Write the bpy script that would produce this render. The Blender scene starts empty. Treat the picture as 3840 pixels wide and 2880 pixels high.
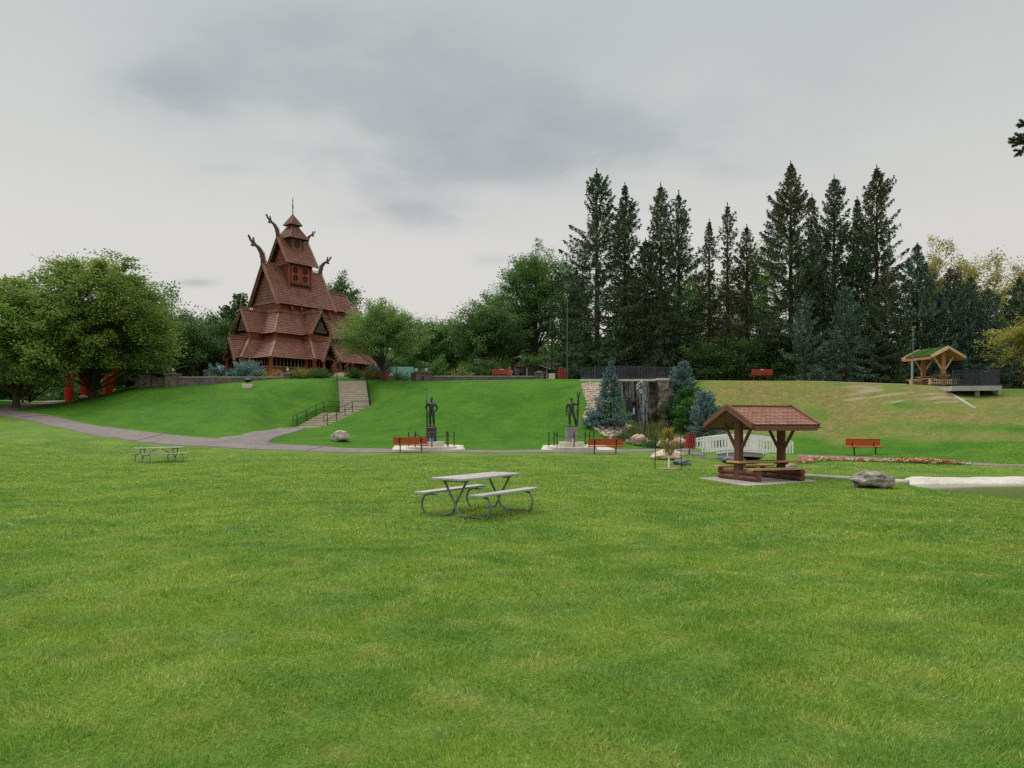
import bpy, math, random
import numpy as np
from mathutils import Vector, Matrix, noise as mnoise
R=math.radians
rng=np.random.default_rng(7); random.seed(7)
sc=bpy.context.scene; COL=sc.collection
F=2885.0; U0=1920.0; VH=1585.0; EYE=1.8       # lens and horizon of the photograph (3840 px wide)
def Zv(v,Y): return EYE+Y*(VH-v)/F
def Xu(u,Y): return Y*(u-U0)/F
# ------------------------------------------------------------------ bookkeeping
def tag(o,label=None,cat=None,group=None,kind=None):
    if label: o['label']=label
    if cat: o['category']=cat
    if group: o['group']=group
    if kind: o['kind']=kind
    return o
def thing(name,loc,label,cat,rz=0,group=None,scale=1):
    o=bpy.data.objects.new(name,None); COL.objects.link(o); o.location=loc; o.rotation_euler=(0,0,rz)
    o.scale=(scale,)*3; o.empty_display_size=.3
    return tag(o,label,cat,group)
def link(name,me,parent=None):
    o=bpy.data.objects.new(name,me); COL.objects.link(o)
    if parent is not None: o.parent=parent
    return o
def dup(root,loc,rz,label,scale=None,group=None,name=None):
    def cp(o,p):
        c=o.copy(); COL.objects.link(c)
        if p is not None: c.parent=p
        for ch in o.children: cp(ch,c)
        return c
    r=cp(root,None); r.location=loc; r.rotation_euler=(0,0,rz)
    if scale is not None: r.scale=scale if hasattr(scale,'__len__') else (scale,)*3
    r['label']=label
    if group: r['group']=group
    if name: r.name=name
    return r
# ------------------------------------------------------------------ materials
def nt(m): return m.node_tree.nodes,m.node_tree.links
def setin(n,k,v):
    if k in n.inputs: n.inputs[k].default_value=v
def mixc(N,L,fac,a,b,mode='MIX'):
    n=N.new('ShaderNodeMix'); n.data_type='RGBA'; n.blend_type=mode
    for key,val in ((0,fac),(6,a),(7,b)):
        if hasattr(val,'is_linked') or hasattr(val,'links'): L.new(val,n.inputs[key])
        elif key==0: n.inputs[0].default_value=val
        else: n.inputs[key].default_value=(*val,1) if len(val)==3 else val
    return n.outputs[2]
def noisef(N,L,coord,scale,detail=4,rough=.55,stretch=None):
    if stretch:
        mp=N.new('ShaderNodeMapping'); mp.inputs['Scale'].default_value=stretch; L.new(coord,mp.inputs[0]); coord=mp.outputs[0]
    n=N.new('ShaderNodeTexNoise'); n.inputs['Scale'].default_value=scale; n.inputs['Detail'].default_value=detail
    n.inputs['Roughness'].default_value=rough; L.new(coord,n.inputs['Vector']); return n.outputs['Fac']
def ramp(N,L,fac,stops):
    r=N.new('ShaderNodeValToRGB'); e=r.color_ramp.elements
    while len(e)<len(stops): e.new(.5)
    for i,(p,c) in enumerate(stops):
        e[i].position=p; e[i].color=(*c,1) if hasattr(c,'__len__') else (c,c,c,1)
    L.new(fac,r.inputs[0]); return r.outputs[0]
def mat(name,col,rough=.75,var=.18,scale=6,bump=0,metal=0,bscale=None,stretch=None,col2=None,fine=0,spec=.35,tint=0,planks=0):
    m=bpy.data.materials.new(name); m.use_nodes=True; N,L=nt(m); b=N['Principled BSDF']
    tc=N.new('ShaderNodeTexCoord').outputs['Object']
    c=np.array(col); c2=np.array(col2) if col2 is not None else c*(1+var)
    f=noisef(N,L,tc,scale,5,.6,stretch); f=ramp(N,L,f,[(.3,0.),(.7,1.)])
    out=mixc(N,L,f,tuple(c*(1-var)),tuple(c2))
    if fine:
        g=noisef(N,L,tc,scale*9,3,.6,stretch); g=ramp(N,L,g,[(.3,1-fine),(.7,1+fine*.6)])
        out=mixc(N,L,1.0,out,g,'MULTIPLY')
    if tint:
        at=N.new('ShaderNodeAttribute'); at.attribute_name='tint'
        g=ramp(N,L,at.outputs['Fac'],[(0,1-tint),(1,1+tint)]); out=mixc(N,L,1.0,out,g,'MULTIPLY')
    if planks:
        sx=N.new('ShaderNodeSeparateXYZ'); L.new(tc,sx.inputs[0])
        a=N.new('ShaderNodeMath'); a.operation='ADD'; L.new(sx.outputs[0],a.inputs[0]); L.new(sx.outputs[1],a.inputs[1])
        d=N.new('ShaderNodeMath'); d.operation='DIVIDE'; L.new(a.outputs[0],d.inputs[0]); d.inputs[1].default_value=planks
        w=N.new('ShaderNodeMath'); w.operation='FRACT'; L.new(d.outputs[0],w.inputs[0])
        g=ramp(N,L,w.outputs[0],[(0,.35),(.06,.45),(.14,1.),(.9,1.),(1.,.6)]); out=mixc(N,L,1.0,out,g,'MULTIPLY')
    L.new(out,b.inputs['Base Color'])
    b.inputs['Roughness'].default_value=rough; b.inputs['Metallic'].default_value=metal; setin(b,'Specular IOR Level',spec)
    if bump:
        h=noisef(N,L,tc,bscale or scale*4,4,.6,stretch); bp=N.new('ShaderNodeBump'); bp.inputs['Strength'].default_value=bump
        bp.inputs['Distance'].default_value=.03; L.new(h,bp.inputs['Height']); L.new(bp.outputs[0],b.inputs['Normal'])
    return m
def leafmat(name,c1,c2,trans=.25,scale=.5,tintv=.35,rough=.7):
    m=bpy.data.materials.new(name); m.use_nodes=True; N,L=nt(m)
    for n in list(N): N.remove(n)
    out=N.new('ShaderNodeOutputMaterial'); tc=N.new('ShaderNodeTexCoord').outputs['Object']
    f=ramp(N,L,noisef(N,L,tc,scale,3,.6),[(.35,0.),(.65,1.)])
    col=mixc(N,L,f,c1,c2)
    at=N.new('ShaderNodeAttribute'); at.attribute_name='tint'
    g=ramp(N,L,at.outputs['Fac'],[(0,1-tintv),(1,1+tintv)]); col=mixc(N,L,1.0,col,g,'MULTIPLY')
    d=N.new('ShaderNodeBsdfPrincipled'); d.inputs['Roughness'].default_value=rough; setin(d,'Specular IOR Level',.25); L.new(col,d.inputs['Base Color'])
    t=N.new('ShaderNodeBsdfTranslucent'); L.new(col,t.inputs[0])
    mx=N.new('ShaderNodeMixShader'); mx.inputs[0].default_value=trans; L.new(d.outputs[0],mx.inputs[1]); L.new(t.outputs[0],mx.inputs[2])
    L.new(mx.outputs[0],out.inputs[0]); return m
def grassmat(name,blade=False):
    m=bpy.data.materials.new(name); m.use_nodes=True; N,L=nt(m); b=N['Principled BSDF']
    geo=N.new('ShaderNodeNewGeometry'); P=geo.outputs['Position']
    lo=(.080,.165,.022); hi=(.135,.210,.030)
    f1=ramp(N,L,noisef(N,L,P,.42,3,.55),[(.36,0.),(.64,1.)])
    c=mixc(N,L,f1,lo,hi)
    f2=ramp(N,L,noisef(N,L,P,1.35,4,.65),[(.5,0.),(.72,.75)])
    c=mixc(N,L,f2,c,(.195,.220,.056))
    f3=ramp(N,L,noisef(N,L,P,.8,4,.6,(1,1.3,1)),[(.5,0.),(.75,.6)])
    c=mixc(N,L,f3,c,(.058,.135,.034))
    al=N.new('ShaderNodeAttribute'); al.attribute_name='lush'
    c=mixc(N,L,al.outputs['Fac'],c,mixc(N,L,1.0,c,(.46,.74,.36),'MULTIPLY'))
    at=N.new('ShaderNodeAttribute'); at.attribute_name='dry'
    dn=mixc(N,L,ramp(N,L,noisef(N,L,P,1.4,5,.7),[(.35,0.),(.65,1.)]),(.155,.140,.038),(.27,.195,.082))
    dn2=mixc(N,L,ramp(N,L,noisef(N,L,P,3.2,5,.75),[(.42,0.),(.62,.85)]),dn,(.095,.135,.026))
    dn2=mixc(N,L,1.0,dn2,ramp(N,L,noisef(N,L,P,16,5,.8,(1,.6,1)),[(.32,.6),(.5,1.),(.7,1.35)]),'MULTIPLY'); c=mixc(N,L,at.outputs['Fac'],c,dn2)
    ab=N.new('ShaderNodeAttribute'); ab.attribute_name='bare'
    c=mixc(N,L,ab.outputs['Fac'],c,(.30,.25,.18))
    if blade:
        t=N.new('ShaderNodeAttribute'); t.attribute_name='tint'
        c=mixc(N,L,1.0,c,ramp(N,L,t.outputs['Fac'],[(0,(.95,1.0,.8)),(.5,(2.0,1.95,1.6)),(.86,(2.9,2.6,2.3)),(.90,(3.6,2.8,3.8)),(1,(4.8,3.5,6.0))]),'MULTIPLY')
        b.inputs['Roughness'].default_value=.5; setin(b,'Specular IOR Level',.3)
    else:
        g=ramp(N,L,noisef(N,L,P,9,5,.75,(1,.55,1)),[(.3,.66),(.5,1.),(.72,1.3)])
        c=mixc(N,L,1.0,c,g,'MULTIPLY')
        g=ramp(N,L,noisef(N,L,P,28,3,.7),[(.3,.8),(.7,1.2)]); c=mixc(N,L,1.0,c,g,'MULTIPLY')
        b.inputs['Roughness'].default_value=.9; setin(b,'Specular IOR Level',.1)
        bp=N.new('ShaderNodeBump'); bp.inputs['Strength'].default_value=.8; bp.inputs['Distance'].default_value=.05
        L.new(noisef(N,L,P,14,5,.8),bp.inputs['Height']); L.new(bp.outputs[0],b.inputs['Normal'])
    L.new(c,b.inputs['Base Color'])
    if blade:
        t=N.new('ShaderNodeBsdfTranslucent'); L.new(c,t.inputs[0]); mx=N.new('ShaderNodeMixShader'); mx.inputs[0].default_value=.42
        L.new(b.outputs[0],mx.inputs[1]); L.new(t.outputs[0],mx.inputs[2]); L.new(mx.outputs[0],N['Material Output'].inputs[0])
    return m
M={}
M['grass']=grassmat('grass_ground'); M['blade']=grassmat('grass_blade',True)
M['asphalt']=mat('asphalt',(.185,.155,.145),.9,.16,1.2,.4,fine=.3,bscale=60)
M['concrete']=mat('concrete',(.50,.45,.36),.85,.14,1.4,.2,fine=.1,col2=(.60,.55,.46))
M['greyconcrete']=mat('grey_concrete',(.36,.36,.33),.85,.15,1.5,.2,fine=.12)
M['padconcrete']=mat('pad_concrete',(.34,.30,.26),.9,.16,1.1,.25,fine=.25,col2=(.42,.38,.33))
M['stair']=mat('stair_concrete',(.52,.47,.375),.85,.14,2,.2,fine=.1)
M['riser']=mat('stair_riser_concrete',(.36,.31,.235),.9,.15,2,.2)
M['stone']=mat('wall_block_stone',(.135,.105,.095),.9,.3,2.5,.6,fine=.3,col2=(.24,.19,.165))
M['shingle']=mat('church_shingle',(.195,.078,.050),.7,.15,1.2,.2,fine=.1,col2=(.25,.110,.076),tint=.16)
M['shingleB']=mat('shelter_shingle',(.29,.135,.092),.7,.1,2,.15,col2=(.35,.175,.125),tint=.12)
M['under']=mat('roof_underlay',(.06,.022,.014),.9)
M['redwood']=mat('red_wood',(.165,.032,.013),.65,.3,3,.3,stretch=(1,1,.12),fine=.2,col2=(.26,.06,.022),planks=.22)
M['redpost']=mat('red_post',(.21,.042,.015),.6,.25,3,.3,stretch=(1,1,.15),col2=(.30,.072,.026))
M['board']=mat('weathered_board',(.20,.095,.062),.75,.2,2,.2,col2=(.27,.15,.10))
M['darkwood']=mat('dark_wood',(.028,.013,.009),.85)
M['carve']=mat('carved_wood',(.105,.05,.034),.7,.25,6,.3)
M['black']=mat('black_metal',(.012,.013,.016),.45,.2,8,metal=.3)
M['blackfence']=mat('black_fence_paint',(.018,.020,.027),.55,.3,4,col2=(.05,.055,.07))
M['navy']=mat('dark_navy_panel',(.012,.016,.032),.5)
M['galv']=mat('galvanised_steel',(.14,.19,.175),.5,.25,8,metal=.35,col2=(.24,.29,.27))
M['greywood']=mat('weathered_grey_plank',(.34,.31,.30),.85,.2,3,.35,stretch=(.18,1,1),fine=.22,col2=(.48,.45,.43))
M['red']=mat('red_paint',(.55,.028,.02),.45,.15,6)
M['redplank']=mat('red_stained_plank',(.36,.045,.038),.6,.2,5)
M['orange']=mat('orange_mesh_panel',(.34,.085,.018),.6,.2,9)
M['horse']=mat('red_sculpture',(.60,.035,.012),.5,.14,3,.1)
M['white']=mat('white_paint',(.80,.80,.77),.5,.06,3)
M['shelterwood']=mat('brown_log',(.115,.043,.026),.6,.2,3,.3,stretch=(1,1,.15),fine=.2,col2=(.17,.068,.042))
M['shelterlog']=mat('brown_log_side',(.115,.043,.026),.6,.2,3,.3,fine=.15,col2=(.18,.075,.045))
M['fascia']=mat('brown_fascia',(.165,.070,.042),.6,.1,3,col2=(.17,.072,.046))
M['pine']=mat('pine_plank',(.46,.27,.10),.6,.14,3,.15,stretch=(.2,1,1),fine=.12,col2=(.58,.36,.155))
M['cedar']=mat('cedar_log',(.36,.165,.06),.6,.25,3,.25,stretch=(1,1,.15),col2=(.50,.25,.10))
M['palewood']=mat('pale_timber',(.52,.36,.20),.65,.15,3,.2,col2=(.64,.47,.29))
M['sod']=mat('sod_roof_grass',(.06,.13,.018),.95,.25,8,.8,fine=.3,bscale=30)
M['bronze']=mat('dark_bronze',(.030,.038,.040),.45,.3,7,.2,metal=.55,col2=(.07,.085,.085))
M['bronzeg']=mat('green_bronze',(.040,.046,.034),.5,.3,7,.2,metal=.45,col2=(.085,.095,.07))
M['granite']=mat('black_granite',(.035,.037,.036),.35,.25,20)
M['greygranite']=mat('grey_granite',(.26,.255,.25),.6,.15,20,.15,fine=.15)
M['letter']=mat('engraved_letter_light',(.30,.28,.27),.7); M['letterd']=mat('engraved_letter_dark',(.08,.075,.07),.8)
M['bark']=mat('tree_bark',(.065,.050,.040),.9,.3,3,.8,stretch=(1,1,.25),fine=.3,bscale=14)
M['barkg']=mat('grey_bark',(.115,.095,.085),.9,.3,3,.6,stretch=(1,1,.25),fine=.3)
M['deadtwig']=mat('dead_twig',(.16,.125,.10),.9)
M['boulder']=mat('pale_boulder',(.33,.28,.22),.85,.35,3.2,.9,fine=.5,col2=(.55,.50,.43),bscale=9)
M['boulderd']=mat('lichen_boulder',(.13,.10,.075),.85,.4,4.0,1.,fine=.6,col2=(.46,.41,.35),bscale=9)
M['pinkrock']=mat('pink_boulder',(.42,.27,.20),.85,.25,3,.7,fine=.25,col2=(.58,.43,.34),bscale=9)
M['tanrock']=mat('tan_boulder',(.56,.38,.24),.85,.22,3,.8,fine=.25,col2=(.70,.55,.42),bscale=9)
M['bluerock']=mat('slate_blue_boulder',(.10,.12,.14),.8,.3,3,.7,fine=.3,col2=(.19,.21,.23))
M['cobble']=mat('river_cobble',(.46,.38,.28),.85,.28,1.3,.5,fine=.2,col2=(.62,.54,.43))
M['gravel']=mat('gravel_bed',(.33,.26,.19),.95,.3,3,.9,fine=.45,bscale=16)
M['cliff']=mat('wet_cliff',(.035,.024,.016),.45,.5,1.5,.9,stretch=(1,1,.3),fine=.5,col2=(.10,.075,.05),bscale=7)
M['drycliff']=mat('dry_cliff',(.20,.155,.115),.85,.35,1.8,.9,stretch=(1,1,.3),fine=.4,col2=(.34,.28,.22),bscale=8)
M['foam']=mat('falling_water',(.55,.60,.63),.25,.15,4,spec=.6)
M['rim']=mat('pond_rim_concrete',(.50,.46,.40),.85,.16,.9,.25,fine=.2,col2=(.62,.58,.51))
M['liner']=mat('pond_liner',(.10,.105,.11),.55,.3,3,.8,bscale=6)
M['mulch']=mat('bark_mulch',(.30,.20,.14),.95,.4,14,.9,fine=.5)
M['siding']=mat('beige_siding',(.20,.155,.10),.8,.1,2); M['roofgrey']=mat('grey_roof_shingle',(.13,.125,.12),.9,.2,6,.3)
M['glass']=mat('window_glass',(.03,.04,.045),.08,.2,2,spec=.8)
M['lamp_glass']=mat('lantern_glass',(.55,.56,.52),.15,.1,2,spec=.7)
M['teal']=mat('teal_panel',(.22,.42,.38),.6,.1,2); M['cream']=mat('cream_wall',(.55,.48,.38),.8,.1,2)
M['skin']=mat('skin',(.45,.26,.18),.6,.05); M['pink']=mat('pink_shirt',(.55,.30,.30),.8,.1); M['hair']=mat('dark_hair',(.05,.035,.025),.6)
M['blue']=mat('blue_sign',(.10,.19,.40),.5,.1,5,col2=(.2,.33,.55)); M['rust']=mat('rust',(.22,.07,.03),.9)
def water():
    m=bpy.data.materials.new('pond_water'); m.use_nodes=True; N,L=nt(m); b=N['Principled BSDF']
    tc=N.new('ShaderNodeTexCoord').outputs['Object']
    L.new(mixc(N,L,ramp(N,L,noisef(N,L,tc,.5,4),[(.4,0.),(.65,1.)]),(.040,.048,.018),(.075,.060,.025)),b.inputs['Base Color'])
    b.inputs['Roughness'].default_value=.10; b.inputs['IOR'].default_value=1.33; setin(b,'Specular IOR Level',.3)
    bp=N.new('ShaderNodeBump'); bp.inputs['Strength'].default_value=.12; bp.inputs['Distance'].default_value=.01
    L.new(noisef(N,L,tc,5,3,.5,(1,2.2,1)),bp.inputs['Height']); L.new(bp.outputs[0],b.inputs['Normal']); return m
M['water']=water()
# ------------------------------------------------------------------ mesh builder
class MB:
    def __init__(s): s.v=[]; s.f=[]; s.t=[]; s.mi=[]; s.m=0; s.tv=.5
    def add(s,vs,fs):
        b=len(s.v); s.v+= [tuple(p) for p in vs]; s.t+=[s.tv]*len(vs)
        s.f+=[tuple(i+b for i in f) for f in fs]; s.mi+=[s.m]*len(fs)
    def box(s,c,d,rot=None,taper=1):
        x,y,z=[a/2 for a in d]; P=[(-x,-y,-z),(x,-y,-z),(x,y,-z),(-x,y,-z),(-x*taper,-y*taper,z),(x*taper,-y*taper,z),(x*taper,y*taper,z),(-x*taper,y*taper,z)]
        if rot is not None: P=[rot@Vector(p) for p in P]
        s.add([(p[0]+c[0],p[1]+c[1],p[2]+c[2]) for p in P],[(0,3,2,1),(4,5,6,7),(0,1,5,4),(1,2,6,5),(2,3,7,6),(3,0,4,7)])
    def b6(s,x0,x1,y0,y1,z0,z1): s.box(((x0+x1)/2,(y0+y1)/2,(z0+z1)/2),(x1-x0,y1-y0,z1-z0))
    def beam(s,p0,p1,w,h,up=(0,0,1)):
        p0=Vector(p0);p1=Vector(p1);d=p1-p0;l=d.length
        if l<1e-6: return
        x=d/l; y=Vector(up).cross(x)
        if y.length<1e-4: y=Vector((0,1,0)).cross(x)
        y.normalize(); z=x.cross(y); s.box((p0+p1)/2,(l,w,h),Matrix((x,y,z)).transposed())
    def tube(s,pts,r,n=8,cap=True,sq=1):
        pts=[Vector(p) for p in pts]; k=len(pts); rr=r if hasattr(r,'__len__') else [r]*k; vs=[];pv=None
        for i,p in enumerate(pts):
            d=(pts[min(i+1,k-1)]-pts[max(i-1,0)]).normalized()
            if pv is None: a=Vector((0,0,1)) if abs(d.z)<.9 else Vector((1,0,0)); u=d.cross(a).normalized()
            else: u=(pv-d*pv.dot(d)).normalized()
            pv=u; w=d.cross(u)
            for j in range(n):
                t=2*math.pi*j/n; vs.append(p+(u*math.cos(t)+w*math.sin(t)*sq)*rr[i])
        fs=[(i*n+j,i*n+(j+1)%n,(i+1)*n+(j+1)%n,(i+1)*n+j) for i in range(k-1) for j in range(n)]
        if cap: fs+=[tuple(range(n))[::-1],tuple((k-1)*n+j for j in range(n))]
        s.add(vs,fs)
    def lathe(s,prof,c=(0,0,0),n=20):
        vs=[(c[0]+r*math.cos(2*math.pi*j/n),c[1]+r*math.sin(2*math.pi*j/n),c[2]+z) for r,z in prof for j in range(n)]
        k=len(prof); fs=[(i*n+j,i*n+(j+1)%n,(i+1)*n+(j+1)%n,(i+1)*n+j) for i in range(k-1) for j in range(n)]
        fs+=[tuple(range(n))[::-1],tuple((k-1)*n+j for j in range(n))]; s.add(vs,fs)
    def prism(s,pts,ax,c,th):
        """outline of 2-D points extruded along axis ax ('x','y','z')"""
        k=len(pts); vs=[]
        for t in (-th/2,th/2):
            for a,b in pts: vs.append({'y':(c[0]+a,c[1]+t,c[2]+b),'x':(c[0]+t,c[1]+a,c[2]+b),'z':(c[0]+a,c[1]+b,c[2]+t)}[ax])
        s.add(vs,[tuple(range(k)),tuple(range(2*k-1,k-1,-1))]+[(i,i+k,(i+1)%k+k,(i+1)%k) for i in range(k)])
    def poly(s,pts,th=.05):
        """flat polygon given in 3-D, thickened downwards along its normal"""
        P=[Vector(p) for p in pts]; n=Vector((0,0,0))
        for i in range(len(P)): n+=P[i].cross(P[(i+1)%len(P)])
        n.normalize()
        if n.z<0: n=-n
        k=len(P); s.add(P+[p-n*th for p in P],[tuple(range(k)),tuple(range(2*k-1,k-1,-1))]+[(i,i+k,(i+1)%k+k,(i+1)%k) for i in range(k)])
    def torus(s,c,r,t,ax='y',n=10,m=5):
        vs=[]
        for i in range(n):
            a=2*math.pi*i/n
            for j in range(m):
                b=2*math.pi*j/m; q=r+t*math.cos(b); A,B,C=q*math.cos(a),q*math.sin(a),t*math.sin(b)
                vs.append({'y':(c[0]+A,c[1]+C,c[2]+B),'x':(c[0]+C,c[1]+A,c[2]+B),'z':(c[0]+A,c[1]+B,c[2]+C)}[ax])
        s.add(vs,[(i*m+j,((i+1)%n)*m+j,((i+1)%n)*m+(j+1)%m,i*m+(j+1)%m) for i in range(n) for j in range(m)])
    def blob(s,c,d,seed=0,amp=.18,n=3,fq=1.3,flat=.25,rz=0):
        """rock: icosphere pushed in and out by noise, flattened below"""
        V,Fc=ICO[n]; vs=[]; ca,sa=math.cos(rz),math.sin(rz)
        for p in V:
            q=Vector(p); w=1+amp*mnoise.noise(q*fq+Vector((seed*3.7,seed*1.3,seed)))*2+amp*.5*mnoise.noise(q*fq*2.6+Vector((seed,9,seed*2)))+(amp*1.1*(.28-abs(mnoise.noise(q*4.2+Vector((seed,2,1)))))+amp*.25*mnoise.noise(q*9) if n>3 else 0); w=min(w,1.12+.25*amp) if n>3 else w
            cell=mnoise.noise(Vector((round(q.x*2.1),round(q.y*2.1+seed),round(q.z*2.1)))*1.7); w+=amp*.25*cell
            x,y,z=q.x*w*d[0]/2,q.y*w*d[1]/2,max(q.z,-1+flat)*w*d[2]/2
            vs.append((c[0]+x*ca-y*sa,c[1]+x*sa+y*ca,c[2]+z))
        s.add(vs,Fc)
    def shingles(s,pts,w=.2,h=.22,lift=.06,point=.5,base=True):
        """roof plane pts=(eave left, eave right, top right, top left) covered with lapped pointed shingles"""
        P=[Vector(p) for p in pts]; e=(P[1]-P[0]).normalized(); n=e.cross(P[-1]-P[0]).normalized(); O=P[0]
        if n.z<0: n=-n
        sl=n.cross(e)
        if sl.dot(P[-1]-P[0])<0: sl=-sl
        Q=[((p-O).dot(e),(p-O).dot(sl)) for p in P]
        m0=s.m
        if base: s.m=m0+1; s.tv=.5; s.poly(P,.07); s.m=m0
        a0=min(q[0] for q in Q);a1=max(q[0] for q in Q);b1=max(q[1] for q in Q)
        def inside(a,b):
            c=False
            for i in range(len(Q)):
                (x1,y1),(x2,y2)=Q[i],Q[(i+1)%len(Q)]
                if (y1>b)!=(y2>b) and a<(x2-x1)*(b-y1)/(y2-y1)+x1: c=not c
            return c
        r=0;b=-.02
        while b<b1:
            a=a0+(w/2 if r%2 else 0)
            while a<=a1+w/2:
                if inside(min(max(a,a0+.01),a1-.01),min(max(b+h*.5,.01),b1-.01)):
                    s.tv=random.random(); hw=w*.485; B=b-.02; T=min(b+h*1.25,b1+.02); pt=h*point*.6; l=lift*random.uniform(.85,1.2)
                    vs=[(a-hw,B+pt,l),(a,B,l),(a+hw,B+pt,l),(a+hw,T,.004),(a-hw,T,.004),(a-hw,B+pt,0),(a,B,0),(a+hw,B+pt,0)]
                    s.add([O+e*x+sl*y+n*z for x,y,z in vs],[(0,1,2,3,4),(0,5,6,1),(1,6,7,2)])
                a+=w
            r+=1;b+=h
        s.tv=.5
    def build(s,name,mats,parent=None,smooth=False,bevel=0):
        me=bpy.data.meshes.new(name); me.from_pydata(s.v,[],s.f)
        mats=mats if isinstance(mats,(list,tuple)) else [mats]
        for m_ in mats: me.materials.append(M[m_] if isinstance(m_,str) else m_)
        if len(mats)>1: me.polygons.foreach_set('material_index',s.mi)
        at=me.attributes.new('tint','FLOAT','POINT'); at.data.foreach_set('value',s.t)
        if smooth: me.polygons.foreach_set('use_smooth',[True]*len(s.f))
        me.update(); o=link(name,me,parent)
        if smooth=='auto':
            me.set_sharp_from_angle(angle=R(40))
        if bevel:
            b=o.modifiers.new('bevel','BEVEL'); b.width=bevel; b.segments=1; b.limit_method='ANGLE'
        return o
def ico(n):
    import bmesh
    bm=bmesh.new(); bmesh.ops.create_icosphere(bm,subdivisions=n,radius=1); V=[tuple(v.co) for v in bm.verts]; Fc=[tuple(v.index for v in f.verts) for f in bm.faces]; bm.free(); return V,Fc
ICO={k:ico(k) for k in (1,2,3,4)}
def leafmesh(name,C,A,B,tint,mats,mi=None):
    """many small leaf-shaped faces: centre C, half length A, half width B"""
    n=len(C); V=np.empty((n,4,3),np.float32); V[:,0]=C-A; V[:,1]=C+B; V[:,2]=C+A; V[:,3]=C-B
    me=bpy.data.meshes.new(name); me.vertices.add(4*n); me.vertices.foreach_set('co',V.ravel())
    me.loops.add(4*n); me.loops.foreach_set('vertex_index',np.arange(4*n,dtype=np.int32))
    me.polygons.add(n); me.polygons.foreach_set('loop_start',np.arange(0,4*n,4,dtype=np.int32)); me.polygons.foreach_set('loop_total',np.full(n,4,np.int32))
    for m_ in mats: me.materials.append(M[m_] if isinstance(m_,str) else m_)
    if mi is not None: me.polygons.foreach_set('material_index',np.asarray(mi,np.int32))
    me.update(calc_edges=True); at=me.attributes.new('tint','FLOAT','POINT'); at.data.foreach_set('value',np.repeat(np.asarray(tint,np.float32),4)); return me
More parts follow.
